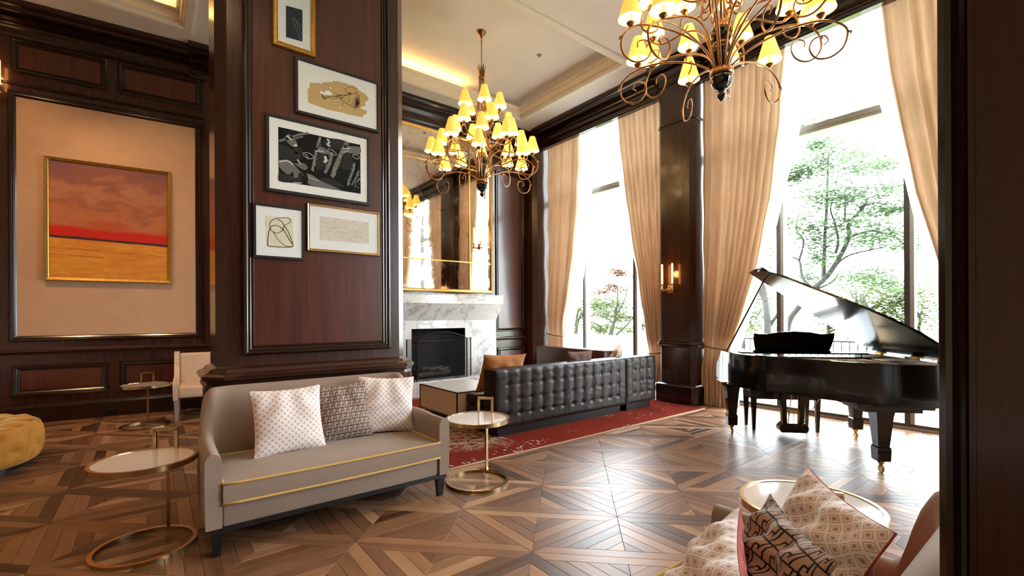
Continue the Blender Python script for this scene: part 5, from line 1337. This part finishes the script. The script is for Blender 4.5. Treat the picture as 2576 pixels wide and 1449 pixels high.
shaped_tree('garden_tree', 'slender green tree outside the piano window', 13.5, (1962, 900),
    [([(1962, 900), (1972, 815), (2000, 775), (2040, 730)]+sk([(860, 1430), (930, 1280), (990, 1130), (1000, 1050), (1090, 960), (1150, 880)]), 1.0), (sk([(830, 1449), (835, 1320), (845, 1150), (860, 950), (862, 800), (880, 560)]), .6),
     (sk([(800, 1560), (690, 1449), (640, 1320), (585, 1290)]), .55), (sk([(650, 1320), (700, 1180), (632, 1090), (650, 970)]), .35), (sk([(940, 1270), (960, 1180), (920, 1040), (895, 950), (900, 850)]), .4), (sk([(990, 1150), (1150, 1090), (1300, 1120), (1390, 1190)]), .35),
     (sk([(880, 1400), (1020, 1290), (1180, 1240), (1290, 1220)]), .3), ([(2033, 735), (2085, 712), (2108, 690)], .4), (sk([(1000, 1040), (1010, 930), (985, 860)]), .3), (sk([(1110, 940), (1230, 900), (1300, 920)]), .25)],
    [(2060, 340, 22, 9, 0), (2042, 352, 14, 8, 0), (2095, 375, 30, 10, 0), (2135, 395, 34, 11, 0), (2205, 405, 26, 8, 0), (2010, 425, 26, 11, 0), (2035, 432, 22, 11, 0), (2170, 428, 30, 10, 0), (2222, 470, 34, 9, 0), (2000, 448, 18, 9, 0), (2078, 490, 26, 14, 0), (2098, 500, 32, 12, 0), (2145, 508, 36, 13, 0), (2190, 512, 32, 12, 0), (2120, 492, 30, 10, 0), (2225, 520, 20, 8, 0), (2010, 560, 26, 10, 0), (2045, 580, 20, 10, 0), (2060, 610, 18, 12, 0), (2130, 560, 26, 10, 0), (2180, 572, 34, 11, 0), (2235, 590, 26, 12, 0), (2255, 610, 20, 9, 0), (2110, 595, 26, 11, 0), (2070, 650, 16, 12, 0), (2200, 600, 30, 11, 0), (2180, 700, 28, 12, 0), (2150, 692, 26, 10, 0), (2225, 715, 26, 12, 0), (2000, 690, 16, 16, 0)], ['leaf_green'], 21, .066, 340, .085)
shaped_tree('garden_tree', 'low reddish-green maple outside the window behind the sofa', 13.0, (1540, 900),
    [([(1540, 900), (1538, 850), (1520, 820), (1500, 805), (1485, 790)], .8), ([(1540, 860), (1555, 800), (1560, 750), (1550, 720)], .9), ([(1545, 850), (1580, 815), (1600, 790)], .7), ([(1558, 790), (1580, 740), (1585, 700)], .5), ([(1530, 835), (1500, 830), (1480, 812)], .5)],
    [(1562, 682, 16, 7, 1), (1578, 695, 16, 7, 1), (1548, 688, 12, 6, 1), (1545, 728, 20, 8, 1), (1530, 735, 18, 7, 1), (1575, 738, 16, 7, 1), (1560, 722, 14, 7, 1), (1500, 762, 20, 8, 0), (1520, 772, 20, 8, 0), (1555, 762, 22, 8, 0), (1585, 770, 16, 8, 0), (1490, 790, 18, 8, 0), (1515, 800, 22, 9, 1), (1545, 795, 20, 9, 0), (1575, 800, 20, 9, 0), (1498, 822, 20, 9, 0), (1530, 826, 22, 8, 0), (1565, 830, 22, 8, 0), (1592, 820, 14, 9, 0), (1480, 832, 14, 8, 0)], ['leaf_pale', 'leaf_maple'], 5, .06, 300, .05)
shaped_tree('garden_tree', 'dark-trunked tree half hidden by the piano curtain', 17.0, (1935, 880),
    [([(1935, 880), (1940, 820), (1930, 740), (1920, 680), (1915, 560)], 1.0), ([(1935, 760), (1900, 700), (1885, 640)], .6), ([(1940, 820), (1965, 790), (1990, 770)], .5)],
    [(1905, 700, 18, 14, 0), (1890, 740, 18, 16, 0), (1915, 760, 18, 16, 0), (1880, 790, 18, 14, 0), (1905, 810, 20, 14, 0), (1870, 830, 18, 12, 0), (1915, 640, 14, 14, 0), (1925, 600, 12, 12, 0)], ['leaf_pale'], 33, .08, 190, .13)
for k, (u, x, h, lab) in enumerate(((1448, 17, 2.3, 'pale shrub beyond the parapet, left of the maple'), (1540, 19, 2.2, 'pale shrub behind the maple'), (1870, 20, 2.4, 'pale shrub beyond the railing beside the piano curtain'), (2080, 24, 2.0, 'distant pale shrub behind the raised piano lid'), (2200, 22, 2.6, 'distant pale shrub above the tail of the piano'), (2330, 22, 2.4, 'distant pale shrub at the far right of the piano window'))):
    q = on_x(u, 800, x); tree(lab, (x, q.y, -.06), h, 2.2, 'leaf_pale', 50+k, .04, 2600, .2, (0, 0), .09, .5, 'garden_shrub', 'shrub', .7, 2)
# ------------------------------------------------------------------ downlights added out of view to brighten and warm the room
MAT['added_downlight_glow'] = emit('added_downlight_glow', (1.0, .72, .42), 20.0)
def downlight(label, x, y, z, energy, aim, size=60):
    e = thing('added_downlight', label, 'added ceiling light', (x, y, z), 0, 'added ceiling downlights')
    MB().lathe([(.045, -.004), (.065, -.006), (.068, 0), (.045, 0), (.045, -.004)], 20).build('trim_ring', 'cornice', e, True); MB().lathe([(0, -.001), (.045, -.001)], 20).build('lens', 'added_downlight_glow', e)
    d = (Vector(aim)-Vector((x, y, z))); l = lamp('added_downlight_beam', (0, 0, -.03), energy, (1.0, .60, .30), .05, 'SPOT', e, radians(size)); l.rotation_euler = d.to_track_quat('-Z', 'Y').to_euler()
downlight('added unseen downlight left of the painting, above the frame', -1.9, 6.4, TRAY, 220, (-1.0, 8.5, 2.0), 62)
downlight('added unseen downlight above and before the painting', -.6, 6.2, TRAY, 220, (.1, 8.4, 2.0), 62)
downlight('added unseen downlight above the mustard ottoman', -1.9, 5.4, TRAY, 170, (-1.2, 5.9, 0), 80)
downlight('added unseen downlight above the left side table', -.2, 3.7, CEIL, 70, (-.2, 3.9, 0), 85)
downlight('added unseen downlight near the camera', .6, 1.3, CEIL, 110, (.9, 2.8, 0), 95)
downlight('added unseen downlight behind the camera', -1.6, .6, CEIL, 90, (-.6, 2.2, 0), 95)

# small fittings
e = thing('wall_outlet', 'small dark power outlet on the skirting under the painting', 'outlet', (-.25, 8.56, 0), radians(-5))
MB().rbox(-.266, -.160, -.042, -.034, .035, .100, .003, 1).build('cover_plate', 'black_metal', e)
for s in (-.236, -.190): MB().rbox(s-.014, s+.014, -.045, -.041, .050, .085, .002, 1).build('socket', 'black_lacquer', e)
q = on_z(1357, 138, TRAY)
e = thing('ceiling_sprinkler', 'small grey sprinkler rose on the tray ceiling', 'sprinkler', (q.x, q.y, TRAY))
MB().lathe([(0, 0), (.045, 0), (.045, -.006), (.03, -.012), (0, -.012)], 20).build('escutcheon', 'frame_alu', e, True, angle=40); MB().lathe([(0, -.012), (.012, -.012), (.010, -.03), (.02, -.034), (0, -.036)], 12).build('nozzle', 'frame_alu', e, True, angle=40)
